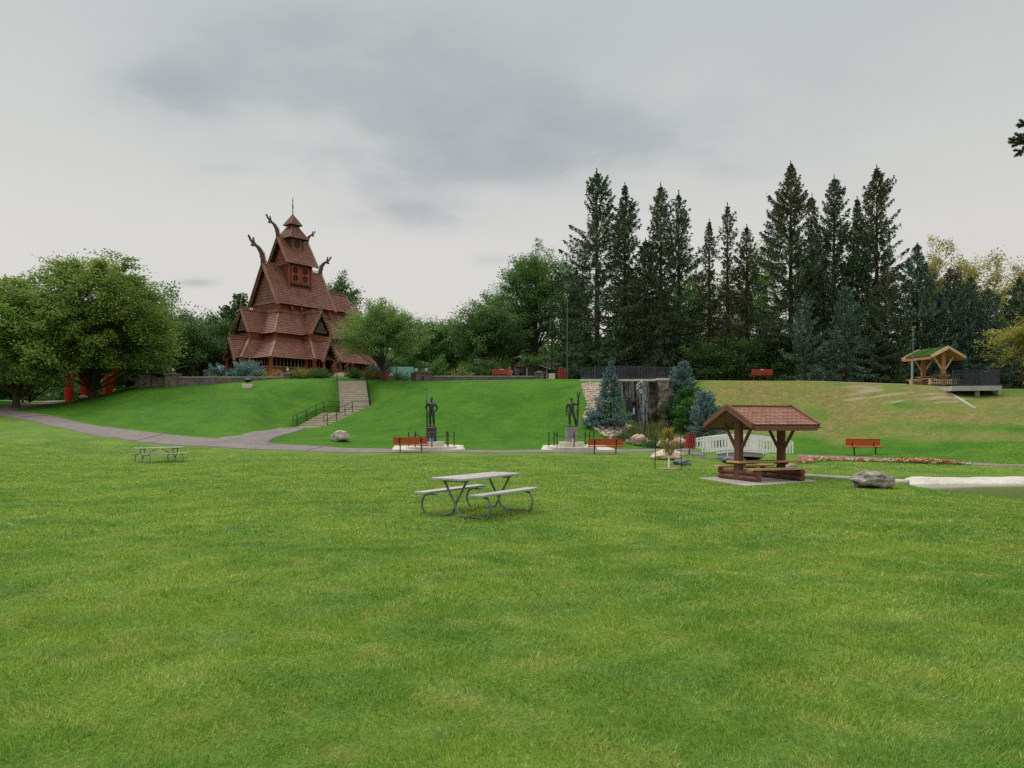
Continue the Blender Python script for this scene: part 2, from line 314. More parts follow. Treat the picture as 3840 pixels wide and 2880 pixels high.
# ------------------------------------------------------------------ terrain
def pchip(x,y,xq):
    x=np.array(x,float);y=np.array(y,float);h=np.diff(x);d=np.diff(y)/h; m=np.zeros_like(y)
    for i in range(1,len(x)-1):
        if d[i-1]*d[i]>0: w1=2*h[i]+h[i-1];w2=h[i]+2*h[i-1];m[i]=(w1+w2)/(w1/d[i-1]+w2/d[i])
    m[0]=d[0];m[-1]=0
    xq=np.clip(xq,x[0],x[-1]);k=np.clip(np.searchsorted(x,xq)-1,0,len(x)-2);t=(xq-x[k])/h[k]
    return (2*t**3-3*t**2+1)*y[k]+(t**3-2*t**2+t)*h[k]*m[k]+(-2*t**3+3*t**2)*y[k+1]+(t**3-t**2)*h[k]*m[k+1]
def v_(Y,v): return (Y,Zv(v,Y))
PL=[(78,6.4),(110,6.8),(200,6.8)]
COLS=[(-1200,[(0,0),(12,0),(30,.4),(45,1.6),(60,3),(80,4.5),(110,5.5)]),
(-500,[(0,0),(12,0),(30,.2),(45,1.1),(60,2.6),(66,3.4),(80,4.4),(110,5)]),
(0,[(0,0),(12,0),(30,-.05),(45,.5),(55,1.5),v_(62,1557),v_(66,1528),v_(80,1506),(110,4.9)]),
(174,[(0,0),(12,0),(30,-.12),(39,-.05),(50,1.0),v_(56,1594),v_(60,1557),v_(70,1518),(85,4.0),(110,4.8)]),
(347,[(0,0),(12,0),(30,-.15),(39,-.15),(47,.42),v_(52,1632),v_(56,1595),v_(74,1488),(85,4.45),(110,5)]),
(521,[(0,0),(12,0),(30,-.17),(39,-.2),v_(49,1658),v_(53,1618),v_(71,1455),(78,5.6),(110,6)]),
(694,[(0,0),(12,0),(30,-.17),(39,-.2),v_(47.5,1672),v_(51,1639),v_(71,1446),(77,6.0),(110,6.5)]),
(900,[(0,0),(12,0),(30,-.15),(39,-.17),v_(46.5,1683),v_(51,1638),v_(70,1437),(77,6.35),(110,6.7)]),
(1060,[(0,0),(12,0),(39,-.15),v_(46,1689),(50,.5),(60,1.6),v_(69,1430),(76,6.4),(110,6.8)]),
(1200,[(0,0),(12,0),(39,-.15),v_(46,1695),(50,.45),(58,1.35),(64,3.0),v_(69,1429),(76,6.4),(110,6.8)]),
(1320,[(0,0),(12,0),(39,-.15),(45.8,.02),v_(49,1680),(57,1.5),(64,3.1),v_(69,1429),(76,6.4),(110,6.8)]),
(1420,[(0,0),(12,0),(39,-.15),(45.8,.02),v_(48,1682),(55,1.1),(62,3.1),v_(69,1430),(77,6.2),(110,6.6)]),
(1560,[(0,0),(12,0),(39,-.15),(45.8,.0),(47,.09),(49.5,.2),(51,.34),v_(67.5,1430),(76,5.9),(110,6.5)]),
(1736,[(0,0),(12,0),(39,-.15),(45.8,.0),(47,.09),(49.5,.22),(51,.36),v_(67,1428),(76,5.9),(110,6.5)]),
(2100,[(0,0),(15,-.05),(39,-.18),(45.8,.0),(47,.09),(49.5,.22),(51,.36),v_(65,1422),(75,5.9),(110,6.5)]),
(2250,[(0,0),(15,-.05),(29,-.2),(39,-.2),(45.8,.0),(50,.25),(53,1.42),v_(63,1426),(70,5.7),(110,6.5)]),
(2350,[(0,0),(15,-.06),(29,-.3),(39,-.3),(45.8,.0),(50,.25),(53,1.35),(57,2.1),(62,5.0),(66,5.5),(110,6.5)]),
(2410,[(0,0),(15,-.07),(29,-.35),(39,-.35),(45.8,.0),(50,.2),(55,.6),(59.6,1.0),(61.2,5.15),(66,5.5),(110,6.5)]),
(2545,[(0,0),(15,-.08),(29,-.4),(38,-.45),(45.8,.03),(50,.2),(55,.6),(59.6,1.0),(61.2,5.15),(66,5.5),(110,6.5)]),
(2590,[(0,0),(15,-.1),(29,-.45),(38,-.45),(45.8,.05),(50,.3),(56.5,.8),(61,4.7),v_(63,1428),(75,5.6),(110,6.5)]),
(2645,[(0,0),(15,-.1),(29,-.45),(38,-.45),(45.8,.03),(50,.5),(55,1.6),v_(63,1427),(75,5.5),(110,6.5)]),
(2700,[(0,0),(14,-.05),(20,-.2),(29,-.5),(38,-.45),(45,-.02),(48.5,.3),v_(63,1427),(75,5.5),(110,6.5)]),
(3000,[(0,0),(14,-.05),(20,-.22),(29,-.48),(34,-.45),(40,-.28),v_(44.5,1704),v_(47.5,1681),v_(64,1428),(75,5.5),(110,6.4)]),
(3400,[(0,0),(12,-.03),(20,-.28),(26,-.52),(33,-.46),(37,-.3),v_(40.5,1725),v_(43.5,1703),v_(62,1440),(70,4.95),(110,6)]),
(3540,[(0,0),(12,-.03),(20,-.32),(26,-.58),(34,-.50),(36.5,-.33),v_(39.5,1733),v_(42,1712),v_(60,1447),(66,4.75),(80,4.8),(110,6)]),
(3660,[(0,0),(12,-.04),(20,-.36),(25.5,-.63),(34,-.52),v_(38,1737),v_(40.5,1716),(54,3.5),(57.5,4.3),(64,4.6),(110,5.5)]),
(3840,[(0,0),(12,-.05),(20,-.40),(24.8,-.66),(33.8,-.54),v_(35.8,1746),v_(38.5,1724),v_(58,1458),(68,4.7),(110,5.5)]),
(4500,[(0,0),(12,-.05),(20,-.4),(24.8,-.66),(33,-.5),(35,-.1),(40,.4),(58,4.2),(68,4.6),(110,5.5)]),
(5600,[(0,0),(12,-.05),(25,-.3),(35,.1),(58,4),(80,4.8),(110,5.5)])]
TY=np.arange(0,111,.25); TT=np.arange(-1.1,1.3,.004)
def build_table():
    tc=[(u-U0)/F for u,_ in COLS]; G=np.array([pchip([p[0] for p in k],[p[1] for p in k],TY) for _,k in COLS])  # cols x Y
    T=np.array([pchip(tc,G[:,j],TT) for j in range(len(TY))])  # Y x t
    k=np.exp(-.5*(np.arange(-6,7)/2.5)**2); k/=k.sum()
    Tp=np.pad(T,((0,0),(6,6)),'edge'); T=sum(k[i]*Tp[:,i:i+T.shape[1]] for i in range(13))
    k=np.exp(-.5*(np.arange(-3,4)/1.4)**2); k/=k.sum(); Tp=np.pad(T,((3,3),(0,0)),'edge'); return sum(k[i]*Tp[i:i+T.shape[0]] for i in range(7))
TAB=build_table()
STREAM=[(10.9,56),(13.0,51),(13.6,46),(12.6,41),(13.2,36),(14.5,32),(17,29.5)]
POND=[(14.9,30.3),(15.0,28.3),(15.3,26.6),(16.2,25.2),(18.0,24.1),(23,23.6),(29,25),(32,28),(30,31.2),(24,31.7),(20,31.6),(17,31.4),(15.2,31.2)]
def seg_dist(X,Y,P):
    d=np.full(X.shape,1e9)
    for (x0,y0),(x1,y1) in zip(P[:-1],P[1:]):
        dx,dy=x1-x0,y1-y0; t=np.clip(((X-x0)*dx+(Y-y0)*dy)/(dx*dx+dy*dy),0,1); d=np.minimum(d,np.hypot(X-x0-t*dx,Y-y0-t*dy))
    return d
def inpoly(X,Y,P):
    c=np.zeros(X.shape,bool)
    for i in range(len(P)):
        (x1,y1),(x2,y2)=P[i],P[(i+1)%len(P)]
        if y1!=y2: c^=((y1>Y)!=(y2>Y))&(X<(x2-x1)*(Y-y1)/(y2-y1)+x1)
    return c
ST_TOP=(Xu(1318,69),69.,Zv(1429,69)); ST_LAND=(Xu(1331,64.4),64.4,Zv(1548,64.4)); ST_FOOT=(Xu(1172,60.2),60.4,Zv(1605,60.4))
PADC=(10.0,31.05,-.50); PAD=[(8.5,27.9),(12.0,30.2),(11.5,34.0),(7.75,32.0)]
def carve(X,Y,z):
    for p,q in ((ST_FOOT,(ST_LAND[0]-.6,ST_LAND[1]-.3,ST_LAND[2])),(ST_LAND,ST_TOP)):
        dx,dy=q[0]-p[0],q[1]-p[1]; t=((X-p[0])*dx+(Y-p[1])*dy)/(dx*dx+dy*dy); tc=np.clip(t,0,1); d=np.hypot(X-p[0]-tc*dx,Y-p[1]-tc*dy)
        k=np.clip((1.95-d)/.6,0,1); zl=p[2]+(q[2]-p[2])*np.clip(t,-.15,1)-.22; z=z*(1-k)+np.minimum(z,zl)*k
        d=np.abs((X-p[0])*dy-(Y-p[1])*dx)/math.hypot(dx,dy)
    d=np.where(inpoly(X,Y,PAD),0,seg_dist(X,Y,PAD+PAD[:1])); k=np.clip((.6-d)/.6,0,1); return z*(1-k)+np.minimum(z,PADC[2]-.03)*k
    ex=(X-PADC[0])*.948+(Y-PADC[1])*.317; ey=-(X-PADC[0])*.317+(Y-PADC[1])*.948
    d=np.maximum(np.abs(ex-.07)-2.28,np.abs(ey+.07)-1.93); k=np.clip((.7-d)/.7,0,1); return z*(1-k)+np.minimum(z,PADC[2]-.03)*k
def zt(X,Y,raw=False):
    sc_=np.ndim(X)==0; X=np.atleast_1d(np.asarray(X,float)); Y=np.atleast_1d(np.asarray(Y,float))
    t=X/np.maximum(Y,14); ti=np.clip((t-TT[0])/.004,0,len(TT)-1.001); yi=np.clip(Y/.25,0,len(TY)-1.001)
    a=ti.astype(int);b=yi.astype(int);fa=ti-a;fb=yi-b
    z=TAB[b,a]*(1-fa)*(1-fb)+TAB[b,a+1]*fa*(1-fb)+TAB[b+1,a]*(1-fa)*fb+TAB[b+1,a+1]*fa*fb
    z=z*np.clip((Y+5)/10,0,1)
    w=.02*(np.sin(X*.9+1.3*np.sin(Y*.35))+np.sin(Y*.7+X*.31+2)); z=z+w*np.clip((Y-3)/8,0,1)*np.clip((80-Y)/30,0,1)
    z=carve(X,Y,z)
    if not raw:
        d=seg_dist(X,Y,STREAM); k=np.clip((1.5-d)/.8,0,1); k=k*k*(3-2*k)
        bed=np.where(Y>47,np.minimum(z-.35,z-.35),-.95); bed=np.where((Y>44)&(Y<=47),-.95+(Y-44)/3*.6,bed)
        z=z*(1-k)+np.minimum(z,bed)*k
        near=np.where(inpoly(X,Y,POND),0,seg_dist(X,Y,POND+POND[:1])); k=np.clip((.5-near)/.5,0,1); k=k*k*(3-2*k)
        inn=inpoly(X,Y,POND); z=np.where(inn,-1.0,z*(1-k)+np.minimum(z,-.70)*k) 
    return float(z[0]) if sc_ else z
def hit(u,v,y0=12,y1=108):
    Y=np.arange(y0,y1,.05); X=(u-U0)/F*Y; Z=EYE+Y*(VH-v)/F; g=zt(X,Y,True); i=np.argmax(Z<=g)
    if not (Z<=g)[i]: i=len(Y)-1
    return float(X[i]),float(Y[i]),float(zt(X[i],Y[i],True))
def gp(u,Y,dz=0):
    x=Xu(u,Y); return (x,Y,zt(x,Y)+dz)
FARP=[(-150,1502),(0,1527),(174,1557),(347,1595),(521,1618),(694,1637),(850,1648),(1009,1663),(1185,1673),(1474,1686),(1736,1688),(2100,1688),(2330,1687),(2430,1686),(2600,1682),(2990,1705),(3180,1713),(3400,1724),(3603,1734),(3840,1744),(4100,1752)]
def ground():
    ys=np.concatenate([np.array([-60,-35,-20,-10,-4]),np.arange(0,20,.5),np.arange(20,74,.22),np.arange(74,112,1.),np.array([120,140,180,260,400,700])])
    ts=np.concatenate([np.array([-40,-15,-6,-3,-2,-1.5,-1.25]),np.arange(-1.05,1.2,.0045),np.array([1.4,1.8,2.5,4,8,18,45])])
    w=np.maximum(ys,14)[:,None]; far=np.abs(ts)>1.2
    X=ts[None,:]*w; Y=np.repeat(ys[:,None],len(ts),1); Z=zt(X.ravel(),Y.ravel()).reshape(X.shape)
    n0,n1=X.shape; V=np.stack([X,Y,Z],-1).reshape(-1,3)
    me=bpy.data.meshes.new('ground'); me.vertices.add(len(V)); me.vertices.foreach_set('co',V.ravel().astype(np.float32))
    i=np.arange(n0*n1).reshape(n0,n1); q=np.stack([i[:-1,:-1],i[:-1,1:],i[1:,1:],i[1:,:-1]],-1).reshape(-1,4); nq=len(q)
    me.loops.add(4*nq); me.loops.foreach_set('vertex_index',q.ravel().astype(np.int32)); me.polygons.add(nq)
    me.polygons.foreach_set('loop_start',np.arange(0,4*nq,4,dtype=np.int32)); me.polygons.foreach_set('loop_total',np.full(nq,4,np.int32)); me.update(calc_edges=True)
    me.polygons.foreach_set('use_smooth',np.ones(nq,bool)); me.materials.append(M['grass'])
    x,y,z=V.T; t=x/np.maximum(y,14); u=U0+F*t
    rel=np.clip((z-.30)/.9,0,1)*np.clip((u-2610)/60,0,1)*np.clip((64.0-y)/2,0,1)*(y>38)
    dry=rel*(.62+.33*np.clip((z-1.0)/2.5,0,1)); dry[(u>3350)]*=.85
    wob=np.array([mnoise.noise(Vector((a*.35,b*.35,3))) for a,b in zip(x[rel>0],y[rel>0])]); dd=dry[rel>0]; dry[rel>0]=np.clip(dd+wob*.9*(dd>0.02),0,1)
    bare=np.zeros(len(x)); mk=(u>3150)&(u<3650)&(y>48)&(y<61)&(z>3.2)
    bare[mk]=[max(0,min(.75,(mnoise.noise(Vector((a*.35,b*1.6,8)))-.12)*4)) for a,b in zip(x[mk],y[mk])]
    pe=[hit(*p)[:2] for p in FARP]; py=np.interp(x,[p[0] for p in pe],[p[1] for p in pe]); lush=np.clip((y-py)/1.0+.5,0,1)*np.clip((1-dry*1.2),0,1)*(y<400)
    for nm,val in (('dry',dry),('bare',bare),('lush',lush)):
        at=me.attributes.new(nm,'FLOAT','POINT'); at.data.foreach_set('value',val.astype(np.float32))
    tag(link('ground',me),kind='structure')
ground()
def resample(P,n):
    P=np.array(P,float); s=np.r_[0,np.cumsum(np.hypot(*np.diff(P,axis=0).T))]; q=np.linspace(0,s[-1],n)
    return np.stack([np.interp(q,s,P[:,0]),np.interp(q,s,P[:,1])],1)
def strip(name,A,B,m,dz=.03,kind='structure',na=None,world=False,across=8,seg=.3):
    """sheet laid on the ground between two edge lines"""
    if not world: A=[hit(*p)[:2] for p in A]; B=[hit(*p)[:2] for p in B]
    ln=sum(math.dist(A[i],A[i+1]) for i in range(len(A)-1)); n=max(4,int(ln/seg))
    if na=='match':   # matched control points
        k=max(2,int(n/(len(A)-1))); A=np.concatenate([np.linspace(A[i],A[i+1],k,endpoint=False) for i in range(len(A)-1)]+[[A[-1]]]); B=np.concatenate([np.linspace(B[i],B[i+1],k,endpoint=False) for i in range(len(B)-1)]+[[B[-1]]])
    else: A=resample(A,n);B=resample(B,n)
    n=len(A); s=np.linspace(0,1,across+1)[None,:,None]; P=A[:,None]*(1-s)+B[:,None]*s
    X,Y=P[...,0],P[...,1]; Z=zt(X.ravel(),Y.ravel(),True).reshape(X.shape)+dz
    b=MB(); b.v=[tuple(p) for p in np.stack([X,Y,Z],-1).reshape(-1,3)]; b.t=[.5]*len(b.v); w=across+1
    b.f=[(i*w+j,i*w+j+1,(i+1)*w+j+1,(i+1)*w+j) for i in range(n-1) for j in range(across)]; b.mi=[0]*len(b.f)
    # skirt so the sheet has an edge
    base=len(b.v)
    rim=[i*w for i in range(n)]+[(n-1)*w+j for j in range(1,w)]+[i*w+w-1 for i in range(n-2,-1,-1)]+[j for j in range(w-2,0,-1)]
    for r_ in rim: x,y,z=b.v[r_]; b.v.append((x,y,z-dz-.05)); b.t.append(.5)
    for i in range(len(rim)): j=(i+1)%len(rim); b.f.append((rim[i],rim[j],base+j,base+i)); b.mi.append(0)
    return tag(b.build(name,m,smooth=True),kind=kind)
near=[(-150,1530),(0,1557),(174,1594),(347,1632),(521,1658),(694,1672),(870,1682),(1024,1688),(1215,1696),(1500,1698),(1736,1698),(2100,1698),(2330,1697),(2430,1695),(2600,1691)]
far=[(-150,1502),(0,1527),(174,1557),(347,1595),(521,1618),(694,1637),(850,1648),(1009,1663),(1185,1673),(1474,1686),(1736,1688),(2100,1688),(2330,1687),(2430,1686),(2600,1682)]
strip('path',near,far,'asphalt',na='match')
strip('path',[(800,1660),(828,1641),(900,1634),(980,1618),(1050,1605)],[(1020,1672),(1009,1660),(1015,1652),(1060,1632),(1146,1606)],'asphalt',.036,na='match')
strip('path',[(40,1537),(100,1529),(190,1516),(270,1500)],[(0,1527),(60,1519),(127,1510),(200,1497)],'asphalt',.036,na='match')
strip('path',[(2990,1714),(3180,1723),(3400,1733),(3603,1742),(3840,1751),(4100,1760)],[(2990,1705),(3180,1713),(3400,1724),(3603,1734),(3840,1744),(4100,1752)],'asphalt',na='match')
strip('pavement',[(1470,1688),(1600,1690),(1744,1689)],[(1480,1672),(1600,1668),(1738,1672)],'concrete',.05)
strip('pavement',[(2028,1689),(2160,1691),(2312,1689)],[(2036,1673),(2160,1668),(2275,1674)],'concrete',.05)
strip('pavement',[(2530,1706),(2640,1712)],[(2530,1696),(2640,1700)],'asphalt',.036)
# upper gravel path along the crest of the right hill
strip('path',[(2600,1427),(2800,1426),(3000,1429),(3200,1434),(3400,1441)],[(2600,1423),(2800,1422),(3000,1425),(3200,1430),(3400,1437)],'concrete',.02,na='match')
# slab of bare pale ground sliding down the right hill
strip('pavement',[(3542,1464),(3600,1500),(3655,1531)],[(3549,1462),(3612,1499),(3662,1532)],'greyconcrete',.03,na='match',across=3)
# pond and stream
b=MB(); wl=[(11.6,57),(12.6,51),(12.3,46),(11.3,41),(11.6,36),(12.6,32),(13.9,30),(14,28),(15,26),(17,24.6),(22,23.4),(29,24),(33,28),(31,32.2),(24,32.6),(18,32.4),(15.5,35),(14.5,41),(15.2,47),(14.4,51)]
wl=[p for p in wl if p[1]<48]
b.add([(x,y,-.71) for x,y in wl],[tuple(range(len(wl)))]); tag(b.build('water','water'),kind='structure')
b=MB(); far_=[(15.1,31.2),(17,31.35),(20,31.6),(24,31.7),(30,31.2),(32.2,28)]
A=resample(far_,60); n=len(A)
for i,(x,y) in enumerate(A):
    w=(.5+1.1*min(1,i/17))*(.93+.07*math.sin(i*1.3)+.05*math.sin(i*.45))
    b.v+=[(x,y-.25,-1.)]+[(x,y-.04+w*f,max(-.715+.04*(f>0),float(zt(x,y+w*f))+.035)) for f in (0,.12,.3,.5,.75,1.)]+[(x,y+w+.12,-.95)]
b.t=[.5]*len(b.v); b.f=[(i*8+j,(i+1)*8+j,(i+1)*8+j+1,i*8+j+1) for i in range(n-1) for j in range(7)]; b.mi=[0]*len(b.f)
tag(b.build('pond_bank','rim',smooth=True),kind='structure')
b=MB(); A=resample([(11.95,33.5),(12.5,32.2),(13.3,31.2),(14.3,30.6)],14)
b.tube([(x,y,zt(x,y,True)+.03) for x,y in A],.11,6); tag(b.build('kerb_strip','greyconcrete',smooth=True),kind='structure')
b=MB(); A=resample([(14.0,30.9),(14.6,30.2),(15.2,29.5)],8); b.tube([(x,y,-.50) for x,y in A],.13,6); tag(b.build('pond_bank','rim',smooth=True),kind='structure')
# ------------------------------------------------------------------ lawn blades (nobody could count them)
def lawn():
    zones=[(2.9,5,7600,.034,.0060),(5,7.5,5200,.038,.0080),(7.5,12,2600,.042,.0115),(12,20,950,.048,.020),(20,32,360,.05,.030),(32,47,130,.05,.045)]
    Cs=[];H=[];W=[]
    for y0,y1,den,h,w in zones:
        t0,t1=-.70,.70; area=(t1-t0)*(y1*y1-y0*y0)/2; n=int(area*den)
        Y=np.sqrt(rng.uniform(y0*y0,y1*y1,n)); X=rng.uniform(t0,t1,n)*Y; Cs.append(np.stack([X,Y],1)); H.append(h*rng.uniform(.5,1.3,n)); W.append(w*rng.uniform(.6,1.3,n))
    C=np.concatenate(Cs);H=np.concatenate(H);W=np.concatenate(W); X,Y=C.T
    keep=~inpoly(X,Y,PAD)
    keep&=seg_dist(X,Y,STREAM)>1.2; keep&=~inpoly(X,Y,POND); keep&=~((X>14.9)&(Y>31)&(Y<34.4)); keep&=(Y<43.5)|(X<-18)
    pe=[hit(*p)[:2] for p in near]; py=np.interp(X,[p[0] for p in pe],[p[1] for p in pe]); keep&=(Y<py-.02)|(X>13)
    keep&=np.hypot(X-7.55,Y-37)>.75
    X,Y,H,W=X[keep],Y[keep],H[keep],W[keep]; n=len(X); Z=zt(X,Y)
    # tufts: clumps lean together
    la=rng.uniform(0,2*np.pi,n); cl=np.sin(X*2.1+1.7*np.sin(Y*1.3))+np.sin(Y*2.7+X*.8); la=np.where(rng.random(n)<.45,cl*2.2,la)
    ln=H*rng.uniform(.2,1.1,n); fa=rng.uniform(0,np.pi,n)
    clump=.75+.35*np.sin(X*5.1+2*np.sin(Y*3.7))*np.sin(Y*4.3+1.5*np.sin(X*2.9)); H=H*clump
    V=np.empty((n,3,3),np.float32); c,s=np.cos(fa)*W/2,np.sin(fa)*W/2
    V[:,0]=np.stack([X-c,Y-s,Z-.004],1); V[:,1]=np.stack([X+c,Y+s,Z-.004],1); V[:,2]=np.stack([X+np.cos(la)*ln,Y+np.sin(la)*ln,Z+H],1)
    me=bpy.data.meshes.new('lawn_grass'); me.vertices.add(3*n); me.vertices.foreach_set('co',V.ravel()); me.loops.add(3*n); me.loops.foreach_set('vertex_index',np.arange(3*n,dtype=np.int32))
    me.polygons.add(n); me.polygons.foreach_set('loop_start',np.arange(0,3*n,3,dtype=np.int32)); me.polygons.foreach_set('loop_total',np.full(n,3,np.int32)); me.materials.append(M['blade']); me.update(calc_edges=True)
    at=me.attributes.new('tint','FLOAT','POINT'); at.data.foreach_set('value',np.repeat(rng.random(n).astype(np.float32),3))
    tag(link('lawn_grass',me),'short mown green lawn grass with yellowish patches covering the foreground','grass',kind='stuff')
lawn()
# ------------------------------------------------------------------ foliage
LM=dict(
 spruce=leafmat('spruce_needles',(.064,.110,.060),(.112,.152,.078),.1,.35,.45),
 sprucey=leafmat('old_spruce_needles',(.085,.098,.055),(.135,.135,.070),.1,.35,.45),
 bluespruce=leafmat('blue_spruce_needles',(.135,.225,.215),(.205,.310,.300),.08,.9,.42),
 bluespruceg=leafmat('grey_blue_spruce_needles',(.076,.132,.098),(.125,.190,.148),.08,.5,.42),
 cone=leafmat('brown_cones',(.19,.105,.045),(.26,.15,.06),.05,1,.3),
 deep=leafmat('deep_green_leaves',(.075,.145,.040),(.110,.190,.054),.25,.4,.42),
 mid=leafmat('mid_green_leaves',(.095,.200,.045),(.140,.250,.062),.3,.4,.4),
 elm=leafmat('yellow_green_leaves',(.150,.260,.050),(.265,.330,.075),.45,.45,.42),
 fresh=leafmat('light_green_leaves',(.150,.260,.070),(.225,.330,.095),.3,.6,.38),
 golden=leafmat('golden_green_leaves',(.26,.27,.055),(.38,.34,.085),.35,.35,.35),
 ivy=leafmat('ivy_leaves',(0.036,0.120,0.022),(0.066,0.180,0.034),.2,.8,.45),
 juniper=leafmat('juniper_needles',(0.054,0.126,0.031),(0.096,0.180,0.046),.1,1.2,.4),
 goldjuniper=leafmat('golden_juniper_needles',(.26,.26,.045),(.36,.33,.07),.15,1.2,.35),
 willow=leafmat('sapling_leaves',(.20,.22,.035),(.33,.27,.05),.4,2,.3),
 reeds=leafmat('reed_blades',(.10,.14,.045),(.22,.21,.08),.3,1,.4),
 flowers=leafmat('apricot_flowers',(.50,.26,.10),(.55,.36,.18),.2,2,.3),
)
def nrm(a): return a/np.maximum(np.linalg.norm(a,axis=-1,keepdims=True),1e-9)
def spruce_mesh(seed,H,Rr,z0=.6,droop=.18,dens=1.,tw=.16,gap=0,prof=.8,cones=0,branch_step=.5,uneven=.3,hang=.5,leader=1.,full=1.6,nwh=7):
    g=np.random.default_rng(seed); C=[];A=[];B=[];T=[];MI=[]; trunk=MB(); trunk.tube([(0,0,-.25),(.02,0,H*.3),(0,.03,H*.7),(0,0,H)],[H*.012+.05,H*.010+.04,H*.005+.015,.006],8)
    z=z0; gaps=[(g.uniform(.12,.85)*H,g.uniform(0,6.28),g.uniform(.03,.08)*H) for _ in range(gap)]; sky=g.uniform(0,6.28,4)
    while z<H*.99:
        h=(z-z0)/(H-z0); nb=int(g.integers(nwh-2,nwh+1)) if h<.85 else 5; a_off=g.uniform(0,6.28)
        pr0=min(1.,full*(1-h)**prof); pr0*=(.8+min(.2,h*1.6))*(1+.13*math.sin(h*23+sky[0])+.07*math.sin(h*51+sky[1]))
        for k in range(nb):
            az=a_off+k*6.283/nb+g.normal(0,.25); zz=z+g.normal(0,.05)*branch_step*2
            L=max(.10+.012*H*(1-h),Rr*pr0*g.uniform(1-uneven*1.1,1+uneven*.5)*(1+.15*math.sin(az+sky[2]+h*6)))
            if any(abs(z-gz)<gw and math.cos(az-ga)>0. for gz,ga,gw in gaps) and g.random()<.8: L*=.35
            a0=1.0*h**2+.12; dr=droop*2.2*(1-h)*g.uniform(.6,1.5); up=.22*g.uniform(.5,1.4)
            dh=np.array([math.cos(az),math.sin(az),0.]); pp=np.array([-math.sin(az),math.cos(az),0.])
            def P(s): return np.array([0,0,zz])+dh*(L*s)[:,None]+np.array([0,0,1.])*(L*(a0*s-dr*s+up*s**2.6))[:,None]
            if L>1.1 and g.random()<.5:
                q=P(np.array([0,.35,.7])); trunk.tube([tuple(x) for x in q],[.035,.025,.012],4,cap=False)
            n=max(5,int(L/tw*3.2*dens)); s=g.uniform(.08,1,n)**.7; base=P(s); sd=np.where(g.random(n)<.5,-1,1)
            tl=(.14+.34*L*(1.04-s))*g.uniform(.5,1.1,n)*min(1,.5+L)
            tv=nrm(dh*.85+pp*(sd*g.uniform(.3,1.0,n))[:,None]+np.array([0,0,1])*g.uniform(-.22,.05,n)[:,None])
            ns=3; tb_=g.uniform(0,1)
            for j in range(ns):
                f=(j+.5)/ns; c=base+tv*(tl*f)[:,None]; c[:,2]-=tl*f*f*.3
                a=nrm(tv+g.normal(0,.22,(n,3))*[1,1,.6])*(tw*g.uniform(.55,.95,n))[:,None]
                hg=g.random(n)<hang*.45
                a[hg]=nrm(np.stack([g.normal(0,.25,hg.sum()),g.normal(0,.25,hg.sum()),-np.ones(hg.sum())],1))*tw*g.uniform(.6,1.2,(hg.sum(),1)); c[hg]+=a[hg]*.8
                b_=nrm(np.cross(a,g.normal(0,.6,(n,3))+np.array([0,0,1.])))*(tw*g.uniform(.2,.34,n))[:,None]
                C.append(c);A.append(a);B.append(b_);T.append(.55*tb_+.45*g.random(n))
                mi=np.zeros(n,int)
                if cones and h>1-cones: mi[(g.random(n)<.30*min(1,(h-1+cones)/cones*2))]=1
                MI.append(mi)
        z+=branch_step*(1-.6*h)*g.uniform(.8,1.2)
    n=int(40*leader); zz=g.uniform(H*.955,H*1.015,n); a=np.stack([g.normal(0,.35,n),g.normal(0,.35,n),np.ones(n)],1); a=nrm(a)*tw*.7
    C.append(np.stack([g.normal(0,.02,n),g.normal(0,.02,n),zz],1));A.append(a);B.append(nrm(np.cross(a,g.normal(0,1,(n,3))))*tw*.25);T.append(g.random(n));MI.append(np.zeros(n,int))
    return tuple(np.concatenate(x) for x in (C,A,B,T,MI)),trunk
def spruce(name,seed,loc,H,Rr,m,label,cat='tree',group=None,rz=0,bark='bark',**k):
    (C,A,B,T,MI),tr=spruce_mesh(seed,H,Rr,**k); r=thing(name,loc,label,cat,rz,group)
    link('crown',leafmesh('crown',C,A,B,T,[LM[m],LM['cone']],MI),r); tr.build('trunk',bark,r,smooth=True); return r
